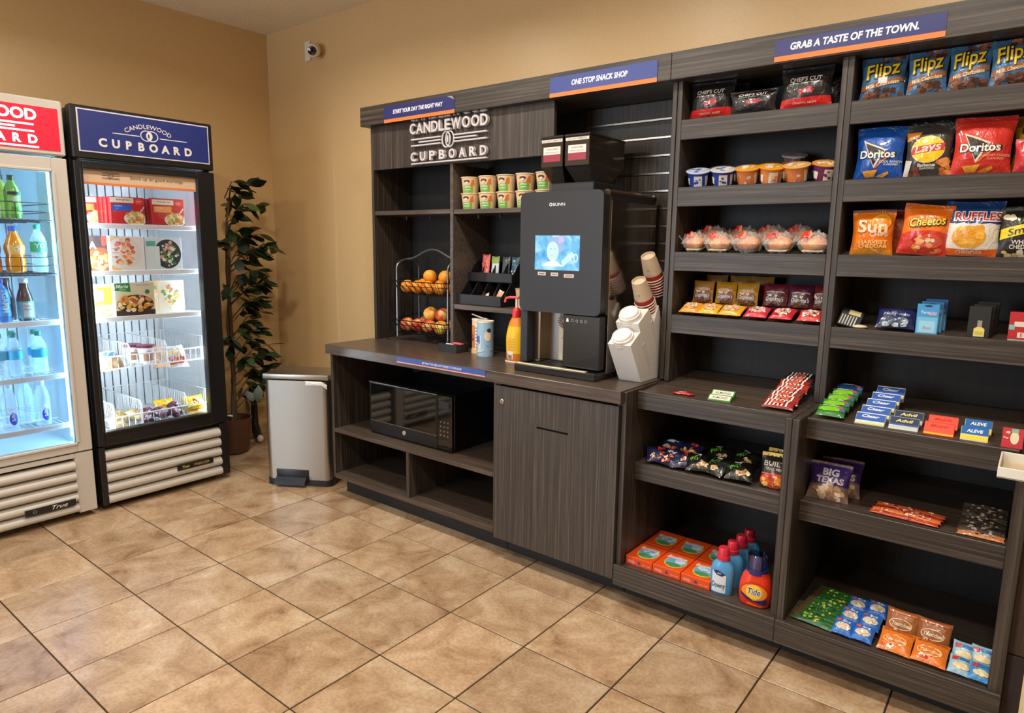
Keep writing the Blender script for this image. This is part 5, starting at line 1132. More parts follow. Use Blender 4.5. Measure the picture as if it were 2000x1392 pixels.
bag('red snack bag in front of the gold bag at right end', 0.10, 0.10, 0.05, (196, 44, 54), Print().r(-0.03, 0.05, 0.06, 0.085, (230, 222, 214)).t('HOT', 0.0, 0.045, 0.012, (240, 220, 210), 0.02), (3.325, 1.862, D3), (-0.1, 0, 0.0), seed=25, coat=0.6)
bag('black chip bag behind the barbecue chip bag', 0.15, 0.172, 0.04, (40, 36, 36), None, (3.06, 1.94, D3), (-0.03, 0, 0.0), seed=26, coat=0.6)
# --- third right shelf
p = Print()
for i in range(11):
    a = PI*0.12+PI*0.8*i/10; p.p([(0.026+0.030*math.cos(a)-0.0012*math.sin(a), 0.112+0.030*math.sin(a)), (0.026+0.030*math.cos(a)+0.0012*math.sin(a), 0.112+0.030*math.sin(a)), (0.026+0.040*math.cos(a), 0.112+0.040*math.sin(a))], (246, 196, 50))
p.e(0.026, 0.108, 0.028, 0.027, (246, 180, 40)); p.e(0.026, 0.104, 0.024, 0.022, (238, 130, 26)); p.t('Sun', 0.002, 0.094, 0.040, (226, 204, 170), 0.025, fit=0.088); p.t('CHIPS', 0.022, 0.067, 0.013, (226, 204, 170), 0.02, fit=0.052)
p.t('HARVEST', 0.006, 0.042, 0.011, (244, 206, 130), 0.03, fit=0.085); p.t('CHEDDAR', 0.006, 0.029, 0.011, (244, 206, 130), 0.03, fit=0.085); p.p([(-0.06, 0.022), (0.06, 0.018), (0.06, 0.0), (-0.06, 0.0)], (226, 150, 40)); p.p([(0.0, 0.02), (0.03, 0.004), (0.036, 0.006), (0.006, 0.022)], (240, 206, 140))
bag('orange multigrain chip bag with a sun on the third right shelf', 0.130, 0.150, 0.055, (236, 122, 22), p, (2.916, 1.872, D2), (-0.06, 0, 0.05), seed=31, crimp=(120, 60, 40))
bag('red orange chip bag tucked between the sun chip bag and the next', 0.10, 0.142, 0.04, (206, 88, 50), None, (2.975, 1.935, D2), (-0.03, 0, 0), seed=32)
p = Print(); p.p([(-0.08, 0.0), (0.08, 0.0), (0.08, 0.068), (0.02, 0.080), (-0.04, 0.070), (-0.08, 0.058)], (206, 54, 40)); p.blobs(0.0, 0.03, 0.06, 0.026, [(236, 150, 70), (222, 110, 60), (240, 190, 130), (190, 30, 40)], 22, 0.013, 7); p.e(0.02, 0.045, 0.034, 0.022, (214, 84, 66)); p.blobs(0.01, 0.046, 0.03, 0.016, [(240, 214, 180), (240, 170, 110)], 8, 0.010, 8)
p.t('Cheetos', 0.004, 0.105, 0.028, (30, 24, 20), 0.06, 0.25, rot=0.16, fit=0.104); p.t('Cheetos', 0.003, 0.106, 0.027, (240, 206, 60), 0.02, 0.25, rot=0.16, fit=0.098)
bag('orange cheese puff bag tilted to the right on the third right shelf', 0.140, 0.160, 0.055, (240, 118, 26), p, (3.062, 1.866, D2+0.004), (-0.05, 0.09, 0.04), seed=33)
p = Print(); n_ = 9; wv = [(-0.08+0.16*i/n_, 0.098+0.004*(i % 2)) for i in range(n_+1)]
p.p([(-0.08, 0.02), (0.08, 0.02)]+wv[::-1], (226, 220, 210)); p.e(-0.005, 0.058, 0.045, 0.034, (226, 160, 50)); p.blobs(0.0, 0.06, 0.04, 0.03, [(240, 180, 70), (220, 150, 40)], 10, 0.016, 3); p.p([(-0.08, 0.0), (0.08, 0.0), (0.08, 0.026), (0.0, 0.018), (-0.08, 0.026)], (226, 100, 34)); p.t('CHEDDAR', 0.0, 0.012, 0.010, (244, 206, 170), 0.02, fit=0.07)
p.t('RUFFLES', 0.012, 0.122, 0.026, (240, 236, 236), 0.09, 0.0, fit=0.126); p.t('RUFFLES', 0.012, 0.122, 0.024, (190, 36, 40), 0.02, 0.0, fit=0.118)
bag('blue and white ridged chip bag on the third right shelf', 0.154, 0.168, 0.055, (34, 72, 136), p, (3.190, 1.878, D2), (-0.05, 0.03, 0.03), seed=34)
p = Print(); p.p([(-0.06, 0.050), (0.06, 0.086), (0.06, 0.114), (-0.06, 0.082)], (240, 206, 30)); p.t('Smart', 0.002, 0.083, 0.020, (50, 36, 24), 0.015, 0.25, rot=0.28, fit=0.085); p.t('WHITE', 0.0, 0.045, 0.012, (236, 232, 222), 0.02); p.t('CHEDDAR', 0.004, 0.031, 0.012, (236, 232, 222), 0.02, fit=0.068)
p.blobs(-0.035, 0.118, 0.010, 0.010, [(232, 214, 170), (244, 232, 200)], 7, 0.009, 2); p.blobs(0.04, 0.135, 0.012, 0.018, [(214, 180, 90), (232, 206, 130)], 5, 0.014, 3); p.blobs(0.0, 0.01, 0.05, 0.008, [(236, 226, 190), (206, 180, 120)], 14, 0.009, 4); p.p([(-0.01, 0.10), (0.02, 0.112), (0.0, 0.12)], (60, 110, 60))
bag('black popcorn bag with yellow banner at the right end of the third shelf', 0.122, 0.150, 0.05, (38, 38, 34), p, (3.322, 1.872, D2), (-0.05, 0, 0.0), seed=35)

# --- top middle shelf: jerky pouches
def jerky(w, h, band=True):
    p = Print()
    if band: p.p([(-w/2, 0), (w/2, 0), (w/2, h*0.27), (-w/2, h*0.25)], (196, 34, 32))
    p.t("CHEF'S CUT", 0, h*0.70, h*0.105, (226, 220, 210), 0.02, fit=w*0.60); p.t('REAL JERKY CO', 0, h*0.595, h*0.03, (200, 194, 186), 0.01, fit=w*0.60)
    b = [(-0.55, 0.2), (-0.42, 0.6), (-0.1, 0.75), (0.2, 1.0), (0.5, 0.95), (0.62, 0.5), (0.75, 0.4), (0.6, 0.1), (0.5, -0.35), (0.42, 0.0), (0.0, 0.0), (-0.3, -0.35), (-0.36, 0.05)]
    p.p([(x*w*0.26, h*0.36+z*h*0.14) for x, z in b], (170, 40, 36)); q = h*0.045; p.p([(0, h*0.40-q), (q*1.1, h*0.40+q*0.3), (q*0.2, h*0.40+q*1.3), (-q*0.9, h*0.40+q*0.2)], (214, 206, 200))
    if band: p.t('ORIGINAL RECIPE', 0, h*0.14, h*0.045, (240, 190, 170), 0.01, fit=w*0.45)
    return p
bag('black jerky pouch with shiny red base at the left of the top middle shelf', 0.172, 0.136, 0.07, (30, 29, 30), jerky(0.172, 0.136), (2.326, 1.878, D4), (-0.04, 0, 0.05), seed=41, name='jerky_pouch', coat=0.6)
bag('low black jerky pouch lying between the two tall jerky pouches', 0.168, 0.085, 0.05, (32, 28, 32), jerky(0.168, 0.10, False), (2.486, 1.868, D4), (-0.02, 0, 0.05), seed=42, name='jerky_pouch', coat=0.4)
bag('largest black jerky pouch with red base at the right of the top middle shelf', 0.172, 0.138, 0.055, (32, 31, 32), jerky(0.172, 0.138), (2.668, 1.868, D4), (-0.03, 0, 0.03), seed=43, name='jerky_pouch')
bag('black jerky pouch half hidden behind the largest one', 0.16, 0.122, 0.05, (28, 27, 28), Print().t('UT', 0.06, 0.09, 0.016, (120, 116, 112), 0.02), (2.70, 1.94, D4), (-0.03, 0, 0.0), seed=44, name='jerky_pouch')
bag('black jerky pouch half hidden behind the left pouch', 0.16, 0.122, 0.05, (30, 29, 31), None, (2.355, 1.955, D4), (-0.03, 0, 0.0), seed=45, name='jerky_pouch')

# --- second middle shelf: cereal cups
def cereal(label, loc, c, lid, lidc, rz, txtc, h=0.056, r=0.040):
    rf = lambda z: r*0.82+r*0.18*z/h
    o = MB().lathe([(0, 0), (r*0.82, 0), (r, h), (0, h)], 24, m=P(c, 0.4), cap=False).build('cereal_cup', loc=loc, rot=(0, 0, rz), ang=40)
    l = MB().lathe([(0, h), (r+0.006, h-0.001), (r+0.0065, h+0.0015), (r+0.004, h+0.002), (0, h+0.002)], 26, m=P(lid, 0.3, coat=0.3), cap=False).build('foil_lid', parent=o)
    Print().blobs(0, 0, r*0.7, r*0.7, [lidc, (232, 222, 206)], 12, 0.010, int(loc[0]*1000)).lay(lambda x, z, q: (x, z, h+0.002+q), l, 'printed_lid')
    p = Print(); p.r(-0.012, 0.018, 0.004, h*0.8, txtc); p.r(0.03, 0.045, 0.004, h*0.8, (226, 220, 210)); p.r(-0.05, -0.032, 0.008, h*0.6, txtc); p.blobs(0.003, h*0.4, 0.012, h*0.26, [c, (206, 196, 190)], 7, 0.006, int(loc[0]*777))
    p.lay(lambda x, z, q: ((rf(z)+q)*math.sin(x/rf(z)), -(rf(z)+q)*math.cos(x/rf(z)), z), o, 'printed_label', step=0.01)
    return tag(o, label, 'cereal cup')
BLU, ORG_, PUR = (34, 66, 160), (216, 128, 64), (104, 34, 78)
CE = [(2.286, 1.885, BLU, (190, 200, 226), (60, 96, 190), 'leftmost blue cereal cup in the front row'), (2.388, 1.872, BLU, (206, 200, 206), (50, 110, 190), 'second blue cereal cup in the front row'), (2.345, 1.965, BLU, (200, 170, 140), (60, 120, 200), 'blue cereal cup behind the two front blue cups'), (2.435, 1.965, BLU, (60, 120, 190), (200, 210, 226), 'blue cereal cup with blue lid in the back row'),
      (2.480, 1.880, ORG_, (226, 160, 60), (236, 200, 150), 'first orange cereal cup in the front row'), (2.568, 1.868, ORG_, (232, 156, 40), (206, 200, 200), 'large orange cereal cup in the middle of the front row'), (2.525, 1.965, ORG_, (222, 150, 50), (236, 226, 200), 'orange cereal cup behind the middle orange cups'), (2.615, 1.965, ORG_, (216, 130, 40), (236, 226, 210), 'orange cereal cup in the back row beside the purple cup'), (2.658, 1.872, ORG_, (222, 170, 90), (226, 200, 170), 'orange cereal cup next to the purple cup'), (2.747, 1.876, PUR, (214, 150, 70), (232, 200, 170), 'purple raisin cereal cup at right end of front row'), (2.725, 1.966, PUR, (190, 70, 130), (110, 150, 200), 'purple cereal cup with pink lid in the back row')]
for k, (x, y, c, l, lc, nm) in enumerate(CE): cereal(nm+' of the second middle shelf', (x, y, D3), c, l, lc, 0.2*math.sin(k*3.0)+0.3, (232, 222, 206) if k % 2 else (214, 120, 80) if c == ORG_ else (226, 230, 240))
cereal('tipped grey lidded cup on top of the back row of cereal cups', (2.60, 2.02, D3+0.064), (110, 104, 120), (206, 204, 214), (150, 150, 170), 0.4, (150, 140, 150), h=0.022)

# --- third middle shelf: wrapped pastries
def pastry(label, w, loc, rz, seed, pad):
    d_, h = 0.088, 0.068; f = pillow(w, d_, h, seed, wr=0.28, pw=0.45); m = MB()
    m.grid(lambda u, v: f(u, v, 1), 12, 10, FILM); m.grid(lambda u, v: f(u, v, -1), 12, 10, FILM, flip=True)
    o = m.build('wrapped_pastry', loc=loc, rot=(0, 0, rz), ang=80, weld=True)
    rg_ = random.Random(seed); ph = rg_.uniform(0, 6)
    MB().ell((0, 0, 0.033), (w*0.45, d_*0.44, 0.026), 16, 10, fruit_p, fn=lambda x, y, z: 1+0.10*math.sin(5*x+ph)*math.sin(4*y+ph)).build('pastry', parent=o, ang=80)
    if pad: MB().box(-w*0.34, w*0.34, -d_*0.34, d_*0.34, 0.006, 0.012, P((236, 222, 180), 0.6), 0.002).build('paper_tray', parent=o)
    ux = rg_.uniform(0.16, 0.28)
    p = Print(); p.p([(-w*0.45, -d_*0.42), (-w*0.14, -d_*0.44), (-w*0.08, d_*0.02), (-w*0.20, d_*0.2), (-w*0.40, d_*0.10)], (230, 58, 36)); p.p([(-w*0.12, -d_*0.36), (w*0.05, -d_*0.40), (w*0.02, -d_*0.25), (-w*0.1, -d_*0.22)], (232, 130, 96))
    p.lay(lambda x, z, q: (lambda a: (a[0], a[1], a[2]+q+0.0008))(f(min(1, max(0, x/w+0.5)), min(1, max(0, z/d_+0.5)), 1)), o, 'printed_label', step=0.01)
    for sd in (-1, 1):
        m = MB(); m.grid(lambda u, v: (sd*(w/2-0.008+0.020*u), (v-0.5)*d_*0.7*(1+0.3*u), h*0.5+0.012*math.sin(9*v+ph+sd)*u+0.02*u), 3, 8, FILM); m.build('wrapper_end', parent=o, ang=80)
    return tag(o, label, 'pastry')
fruit_p = fruitmat('glazed_pastry', [(0.35, (206, 104, 40)), (0.5, (236, 146, 66)), (0.65, (246, 186, 106))], 40, 0.5, 0.2)
for k, (x, w_, y, z) in enumerate(((2.292, 0.082, 1.882, 0), (2.390, 0.098, 1.878, 0), (2.502, 0.098, 1.876, 0), (2.616, 0.098, 1.878, 0), (2.732, 0.102, 1.88, 0))):
    pastry('%s clear wrapped pastry from the left in the front row of the third middle shelf' % ordn[k], w_, (x, y, D2), 0.1*math.sin(k*2), 60+k, k in (0, 1, 3, 4))
for k, (x, y, z) in enumerate(((2.33, 1.965, 0.012), (2.45, 1.965, 0.010), (2.56, 1.962, 0.014), (2.66, 1.965, 0.012))):
    pastry('%s wrapped pastry from the left in the back row of the third middle shelf' % ordn[k], 0.10, (x, y, D2+z), 0.15*math.sin(k*2+1), 70+k, False)

# --- fourth middle shelf: cookie pouches
def cookie(c, c2, w, h, seed):
    p = Print(); p.e(0, h*0.32, w*0.42, h*0.30, c2); p.e(-0.018, h*0.55, 0.012, 0.010, (236, 224, 206)); p.e(0.004, h*0.48, 0.007, 0.006, (226, 206, 190))
    p.t("Grandma's", 0.0, h*0.33, 0.017, (240, 232, 220), 0.02, 0.25, fit=w*0.74); p.blobs(0, h*0.12, w*0.36, h*0.09, [(96, 56, 40), (150, 96, 64)], 12, 0.010, seed); p.e(0, h*0.62, w*0.4, h*0.06, (226, 196, 180)); p.e(0, h*0.58, w*0.4, h*0.05, c); return p
CK = [(2.306, 0.086, (196, 140, 56), (116, 66, 48), 'first brown and gold'), (2.400, 0.084, (206, 154, 40), (130, 76, 56), 'second gold'), (2.485, 0.086, (208, 160, 56), (146, 92, 66), 'third gold'), (2.592, 0.092, (112, 28, 52), (60, 26, 34), 'first maroon'), (2.684, 0.088, (92, 26, 58), (48, 22, 40), 'second dark maroon'), (2.758, 0.060, (120, 30, 50), (64, 26, 36), 'cut-off maroon')]
for k, (x, w_, c, c2, nm) in enumerate(CK):
    upright('cookie_pouch', nm+' cookie pouch standing in the back row of the fourth middle shelf', 'cookie pouch', w_, 0.090, 0.022, c, (x, 1.945, D1+0.034), (-0.16, 0, 0.04*math.sin(k*2)), cookie(c, c2, w_, 0.09, k), seed=80+k)
for k, (x, c) in enumerate(((2.33, (150, 106, 50)), (2.43, (160, 116, 52)), (2.515, (156, 112, 48)))):
    upright('cookie_pouch', '%s brown cookie pouch from left at the very back of the fourth middle shelf' % ordn[k], 'cookie pouch', 0.09, 0.10, 0.02, c, (x, 2.02, D1+0.034), (-0.1, 0, 0), None, seed=90+k)
# low row behind that the upright pouches rest on
for k, x in enumerate((2.31, 2.40, 2.49, 2.595, 2.69)):
    packet('cookie_pouch', '%s flat cookie pouch from left, under the standing pouches of the fourth middle shelf' % ordn[k], 'cookie pouch', 0.086, 0.10, 0.03, [(150, 92, 60), (150, 92, 60), (160, 100, 60), (110, 34, 52), (100, 30, 56)][k], (x, 1.965, D1+0.001), 0.0, None, seed=95+k)
CF = [(2.291, 0.080, (232, 156, 50), 'first orange yellow'), (2.368, 0.080, (236, 180, 50), 'second yellow'), (2.455, 0.092, (236, 170, 50), 'third yellow orange'), (2.552, 0.086, (206, 52, 74), 'first pink red'), (2.646, 0.084, (200, 40, 54), 'second red'), (2.742, 0.082, (206, 60, 56), 'third red')]
for k, (x, w_, c, nm) in enumerate(CF):
    d_ = 0.078; p = Print(); p.e(0, 0.0, w_*0.36, d_*0.30, (222, 170, 120) if k < 3 else (226, 196, 180)); p.t("Grandma's", 0, 0.006, 0.012, (250, 240, 226) if k < 3 else (120, 40, 50), 0.02, 0.25, fit=w_*0.6); p.blobs(0, -0.012, w_*0.3, d_*0.16, [(206, 140, 90), (236, 200, 160)] if k < 3 else [(110, 50, 50), (240, 230, 226), (206, 150, 120)], 12, 0.009, k)
    packet('cookie_pouch', nm+' cookie pouch lying in the front row of the fourth middle shelf', 'cookie pouch', w_, d_, 0.026, c, (x, 1.882, D1+0.014), (0.42, 0, 0.08*math.sin(k*3)), p, seed=100+k, wr=0.18)

# --- fourth right shelf: sundries
p = Print()
for i in range(6): p.r(-0.030+0.009*i, -0.026+0.009*i, 0.004, 0.046, (206, 206, 200))
p.r(-0.012, 0.026, 0.05, 0.07, (222, 214, 150))
carton('charger_pack', 'small black charger pack with white stripes on the fourth right shelf', 'package', 0.07, 0.075, 0.012, (28, 34, 34), p, (2.868, 1.858, D1+0.006), (-0.75, 0.25, 0.1))
m = MB().ell((0, 0, 0.007), (0.024, 0.018, 0.007), 14, 8, P((216, 204, 170), 0.4)).build('earplug_case', loc=(2.908, 1.858, D1)); tag(m, 'small pale round case lying beside the charger pack', 'case')
p = Print(); p.blobs(0, -0.025, 0.045, 0.014, [(120, 146, 160), (170, 186, 190), (60, 80, 110)], 16, 0.010, 4); p.t('Halls', -0.02, 0.006, 0.014, (170, 180, 206), 0.02, 0.2); p.t('mint', 0.026, 0.004, 0.012, (170, 180, 206), 0.02, 0.2)
packet('cough_drop_bag', 'dark blue bag of drops on the fourth right shelf', 'candy bag', 0.115, 0.085, 0.035, (34, 38, 84), (3.012, 1.888, D1+0.026), (0.85, 0, 0.03), p, seed=111)
p = Print(); p.r(-0.028, 0.028, 0.004, 0.056, (110, 186, 226)); p.r(-0.022, 0.022, 0.006, 0.044, (150, 208, 234)); p.t('Tampax', 0, 0.07, 0.009, (226, 236, 246), 0.01); p.r(0.004, 0.024, 0.062, 0.074, (170, 160, 206)); p.t('floss', 0, 0.022, 0.009, (206, 120, 150), 0.01, 0.2); p.e(0, 0.092, 0.011, 0.003, (24, 50, 90))
for k in range(3):
    carton('blister_card', ['frontmost light blue blister card with a hang hole', 'middle light blue blister card of the three', 'rearmost blue blister card of the three'][k], 'package', 0.062, 0.098+0.003*k, 0.010, [(66, 150, 210), (58, 136, 200), (40, 100, 170)][k], p, (3.104+0.008*k, 1.850+0.026*k, D1), (-0.06, 0, 0.05))
p = Print(); p.p([(-0.012, 0.006), (0.016, 0.006), (0.016, 0.030), (0.008, 0.036), (-0.004, 0.036), (-0.012, 0.030)], (226, 206, 120)); p.r(-0.004, 0.008, 0.036, 0.056, (150, 146, 130)); p.r(-0.008, 0.012, 0.012, 0.022, (206, 190, 60))
for k in range(3):
    carton('drops_pack', ['front black package showing a small yellow bottle', 'second black package behind the yellow bottle package', 'rear black package behind the yellow bottle package'][k], 'package', 0.058, 0.100, 0.014, [(26, 26, 26), (30, 30, 31), (24, 24, 26)][k], p if k == 0 else None, (3.242+0.008*k, 1.850+0.036*k, D1), (-0.04, 0, 0.0))
p = Print(); p.r(-0.02, 0.034, 0.045, 0.060, (226, 214, 196)); p.r(-0.034, -0.018, 0.035, 0.05, (130, 190, 186)); p.r(-0.01, 0.034, 0.012, 0.028, (232, 216, 200)); p.t('E', 0.0, 0.020, 0.010, (206, 50, 44), 0.02); p.r(-0.034, 0.034, 0.0, 0.006, (150, 196, 190))
carton('medicine_box', 'red and white medicine box at the right end of the fourth right shelf', 'package', 0.066, 0.088, 0.04, (186, 40, 46), p, (3.350, 1.850, D1), (0, 0, 0.0))

# --- counter-height middle shelf: candy
E5 = 0.8325
packet('candy_bar', 'single small red candy bar alone on the counter-height shelf', 'candy', 0.080, 0.022, 0.010, (190, 34, 34), (2.368, 1.668, E5), (0, 0, 0.12), Print().r(-0.02, 0.01, -0.006, 0.006, (226, 200, 190)), seed=120)
for k in range(2):
    p = Print(); p.r(-0.038, 0.038, 0.006, 0.030, (226, 222, 204)); p.t('ALMOND', 0, 0.018, 0.012, (70, 60, 50), 0.01, fit=0.056)
    carton('chocolate_box', ['front green and white chocolate box', 'rear green and white chocolate box'][k]+' on the counter-height middle shelf', 'candy', 0.084, 0.036, 0.016, (66, 130, 66), p, (2.508-0.006*k, 1.655+0.046*k, E5+0.0015+0.006*k), (-1.05, 0, 0.08))
for k in range(8):
    c = [(150, 36, 34), (168, 44, 40), (120, 66, 56), (150, 40, 36), (176, 60, 44), (150, 44, 38), (60, 38, 36), (36, 28, 30)][k]
    p = Print()
    for i in range(6): p.p([(-0.045+0.014*i, -0.018), (-0.039+0.014*i, -0.018), (-0.034+0.014*i, 0.018), (-0.040+0.014*i, 0.018)], (232, 222, 214))
    p.r(-0.02, 0.02, -0.008, 0.006, (196, 90, 70))
    packet('candy_bar', '%s red and white striped candy bar from the front of the sloping pile' % (ordn+['sixth', 'seventh', 'eighth'])[k], 'candy', 0.104, 0.046, 0.016, c, (2.716+0.004*math.sin(k*2.1), 1.672+0.036*k, E5+0.012+0.0062*k), (0.50, 0, 0.06*math.sin(k*1.7)), p, seed=130+k, wr=0.2)
# --- counter-height right shelf: gum and medicine
for k in range(5):
    p = Print(); p.e(-0.006, 0.0, 0.036, 0.014, (120, 196, 40)) if k < 4 else None; p.r(-0.03, 0.02, 0.017, 0.022, (226, 230, 220)); p.r(0.026, 0.042, -0.01, 0.012, (90, 110, 150)); p.e(0.026, 0.012, 0.010, 0.005, (206, 90, 80))
    packet('gum_pack', '%s green and blue gum pack from the front' % ordn[k]+' of the counter-height right shelf', 'gum', 0.088, 0.062, 0.018, (54, 120, 54) if k < 4 else (30, 64, 120), (2.884+0.001*k, 1.672+0.056*k, E5+0.014+0.006*k), (0.42, 0, 0.02), p, seed=140+k, wr=0.1)
def med(nm, n_, x, w_, h_, base, cols, txt, tc, names, dy=0.05, th=0.02, lean=-0.92, dz=0.008, fit=None, y0=1.652):
    for k in range(n_):
        p = Print()
        for (z0, z1, c) in cols: p.r(-w_/2, w_/2, h_*z0, h_*z1, c)
        if txt: p.t(txt, 0, h_*0.68, h_*0.22, tc, 0.03, 0.2, fit=fit or w_*0.6)
        carton(nm, names[k], 'package', w_, h_, th, base, p, (x+0.004*k, y0+dy*k, E5+0.0015+dz*k), (lean, 0, 0.03))
med('gum_box', 5, 3.000, 0.084, 0.050, (226, 230, 232), [(0.0, 0.16, (206, 214, 120)), (0.30, 0.9, (44, 90, 176)), (0.2, 0.3, (226, 226, 230))], 'Clear', (226, 232, 240), ['%s blue and white box from the front of the tall box row' % ordn[k] for k in range(5)], dy=0.056, dz=0.010)
med('medicine_box', 2, 3.094, 0.080, 0.052, (206, 210, 206), [(0.42, 0.95, (36, 52, 84)), (0.15, 0.42, (190, 200, 200)), (0.3, 0.42, (44, 90, 150))], 'Advil', (230, 214, 120), ['front navy and white medicine box with yellow lettering', 'rear navy and white medicine box with yellow lettering'])
med('medicine_box', 2, 3.187, 0.078, 0.052, (226, 84, 58), [(0.0, 0.16, (236, 170, 40)), (0.16, 0.9, (230, 82, 60)), (0.9, 1.0, (226, 60, 60))], 'Motrin', (190, 50, 30), ['front orange red medicine box', 'rear orange red medicine box'])
med('medicine_box', 2, 3.276, 0.068, 0.054, (222, 214, 190), [(0.06, 0.36, (240, 206, 40)), (0.42, 1.0, (26, 96, 168))], 'ALEVE', (236, 240, 244), ['front blue and yellow medicine box', 'rear blue and yellow medicine box'], dy=0.056)
p = Print(); p.e(0.004, 0.03, 0.010, 0.018, (226, 214, 180)); p.r(-0.004, 0.012, 0.045, 0.056, (120, 180, 150)); p.blobs(-0.014, 0.035, 0.006, 0.012, [(236, 190, 190)], 4, 0.005, 3)
carton('medicine_box', 'red box with cream swirl at the far right of the counter-height shelf', 'package', 0.05, 0.058, 0.02, (190, 34, 46), p, (3.366, 1.640, E5), (-0.3, 0, 0.0))
# white tray on the right base panel
tr = MB()
for b_ in ((3.346, 3.56, 1.400, 1.404), (3.346, 3.56, 1.572, 1.576), (3.346, 3.350, 1.404, 1.572), (3.556, 3.56, 1.404, 1.572)): tr.box(b_[0], b_[1], b_[2], b_[3], 0.8095, 0.837, P((232, 230, 224), 0.4), 0.001)
tr.box(3.346, 3.56, 1.400, 1.576, 0.8093, 0.812, P((206, 190, 160), 0.5)); tr = tr.build('cardboard_tray'); tag(tr, 'shallow white cardboard tray resting on the right base panel', 'tray')

# --- lower middle shelf: candy bags
E6 = 0.5495
for k, (x, y, rz, c) in enumerate(((2.275, 1.675, 0.5, (34, 36, 74)), (2.338, 1.665, -0.3, (30, 32, 70)), (2.388, 1.672, 0.4, (36, 34, 66)), (2.300, 1.755, 0.1, (30, 36, 80)), (2.375, 1.76, -0.2, (28, 30, 60)))):
    p = Print(); p.blobs(0.0, -0.02, 0.034, 0.018, [(226, 150, 60), (206, 60, 44), (236, 200, 170), (200, 110, 50)], 9, 0.011, 150+k); p.r(-0.03, 0.02, 0.012, 0.026, (206, 206, 220)) if k % 2 else p.e(0.01, 0.02, 0.016, 0.010, (206, 60, 50))
    packet('candy_bag', ['navy candy bag at the left front', 'navy candy bag second from left', 'navy candy bag third from left', 'navy candy bag at the left back', 'dark navy candy bag at the middle back'][k]+' of the lower middle shelf', 'candy bag', 0.092, 0.088, 0.030, c, (x, y, E6+0.018+(0.012 if k > 2 else 0)), (0.45, 0.0, rz), p, seed=150+k, wr=0.25)
for k, (x, y, rz) in enumerate(((2.445, 1.672, 0.35), (2.522, 1.672, -0.35), (2.598, 1.672, 0.2), (2.49, 1.762, 0.1), (2.59, 1.765, -0.2))):
    p = Print(); p.blobs(0.016, -0.024, 0.018, 0.014, [(196, 160, 110), (226, 200, 150), (150, 110, 80)], 7, 0.012, 160+k); p.t('PIST', -0.014, 0.006, 0.018, (90, 150, 50), 0.03, 0.0, rot=0.4); p.r(-0.02, 0.006, 0.024, 0.030, (214, 214, 206))
    packet('nut_bag', ['black and green nut bag nearest the navy candy', 'black and green nut bag in the middle of the front', 'black and green nut bag beside the trail mix', 'black nut bag at the back left', 'black nut bag at the back right'][k]+' of the lower middle shelf', 'nut bag', 0.096, 0.098, 0.032, (24, 25, 22), (x, y, E6+0.022+(0.012 if k > 2 else 0)), (0.45, 0, rz), p, seed=160+k, wr=0.2)
for k in range(2):
    p = Print(); p.r(-0.05, 0.05, 0.115, 0.14, (226, 190, 50)); p.e(0, 0.030, 0.044, 0.026, (206, 72, 36)); p.blobs(0, 0.028, 0.036, 0.018, [(226, 120, 50), (236, 190, 90), (170, 50, 34)], 18, 0.010, 5+k); p.t('BUILT', 0.0, 0.088, 0.017, (222, 216, 206), 0.01, fit=0.072); p.t('TRAIL MIX', 0, 0.070, 0.009, (206, 190, 170), 0.01); p.r(-0.04, 0.05, 0.05, 0.054, (206, 80, 40))
    bag(['front black and orange trail mix bag with yellow top', 'rear black and orange trail mix bag with yellow top'][k]+' on the lower middle shelf', 0.102, 0.128, 0.04, (34, 30, 28), p, (2.720+0.006*k, 1.655+0.05*k, E6), (-0.32, 0, 0.05), seed=170+k, name='trail_mix_bag')
# --- lower right shelf
for k in range(2):
    p = Print(); p.p([(-0.07, 0.05), (0.07, 0.05), (0.07, 0.12), (-0.07, 0.12)], (66, 44, 120)); p.t('BIG', 0.004, 0.093, 0.024, (226, 218, 232), 0.04); p.t('TEXAS', 0.004, 0.066, 0.020, (226, 218, 232), 0.04); p.blobs(0, 0.026, 0.055, 0.022, [(190, 150, 112), (214, 184, 150), (160, 116, 84), (226, 206, 180)], 20, 0.014, 180+k)
    bag(['front purple and clear cinnamon roll pack', 'rear purple and clear cinnamon roll pack'][k]+' on the lower right shelf', 0.130, 0.128, 0.05, (128, 104, 96), p, (2.894+0.022*k, 1.668+0.062*k, E6), (-0.42, 0, 0.06), seed=180+k, name='pastry_pack', cat='pastry', coat=0.7)
for k in range(4):
    packet('jerky_stick', '%s orange and red jerky stick from the front on the lower right shelf' % ordn[k], 'snack stick', 0.195, 0.020, 0.010, [(196, 70, 40), (214, 120, 60), (176, 50, 36), (206, 96, 50)][k], (3.122+0.004*k, 1.655+0.015*k, E6+0.001+0.0035*k), (0.25, 0, -0.05+0.03*math.sin(k)), Print().blobs(0, 0, 0.08, 0.005, [(236, 190, 130), (130, 36, 30)], 14, 0.006, 190+k), seed=190+k, wr=0.3)
for k in range(9):
    packet('jerky_stick', '%s dark brown jerky stick from the bottom of the right pile' % (ordn+['sixth', 'seventh', 'eighth', 'ninth'])[k], 'snack stick', 0.118, 0.026, 0.010, [(74, 62, 54), (60, 50, 46), (84, 70, 58), (56, 50, 46), (90, 78, 66), (66, 56, 50), (60, 52, 48), (76, 66, 56), (196, 120, 70)][8-k if k == 0 else k-1], (3.322, 1.650+0.017*k, E6+0.001+0.0042*k), (0.30, 0, 0.04*math.sin(k*2)), Print().blobs(0, 0, 0.045, 0.007, [(150, 140, 130), (40, 34, 32), (170, 150, 130)], 9, 0.006, 200+k), seed=200+k, wr=0.25)
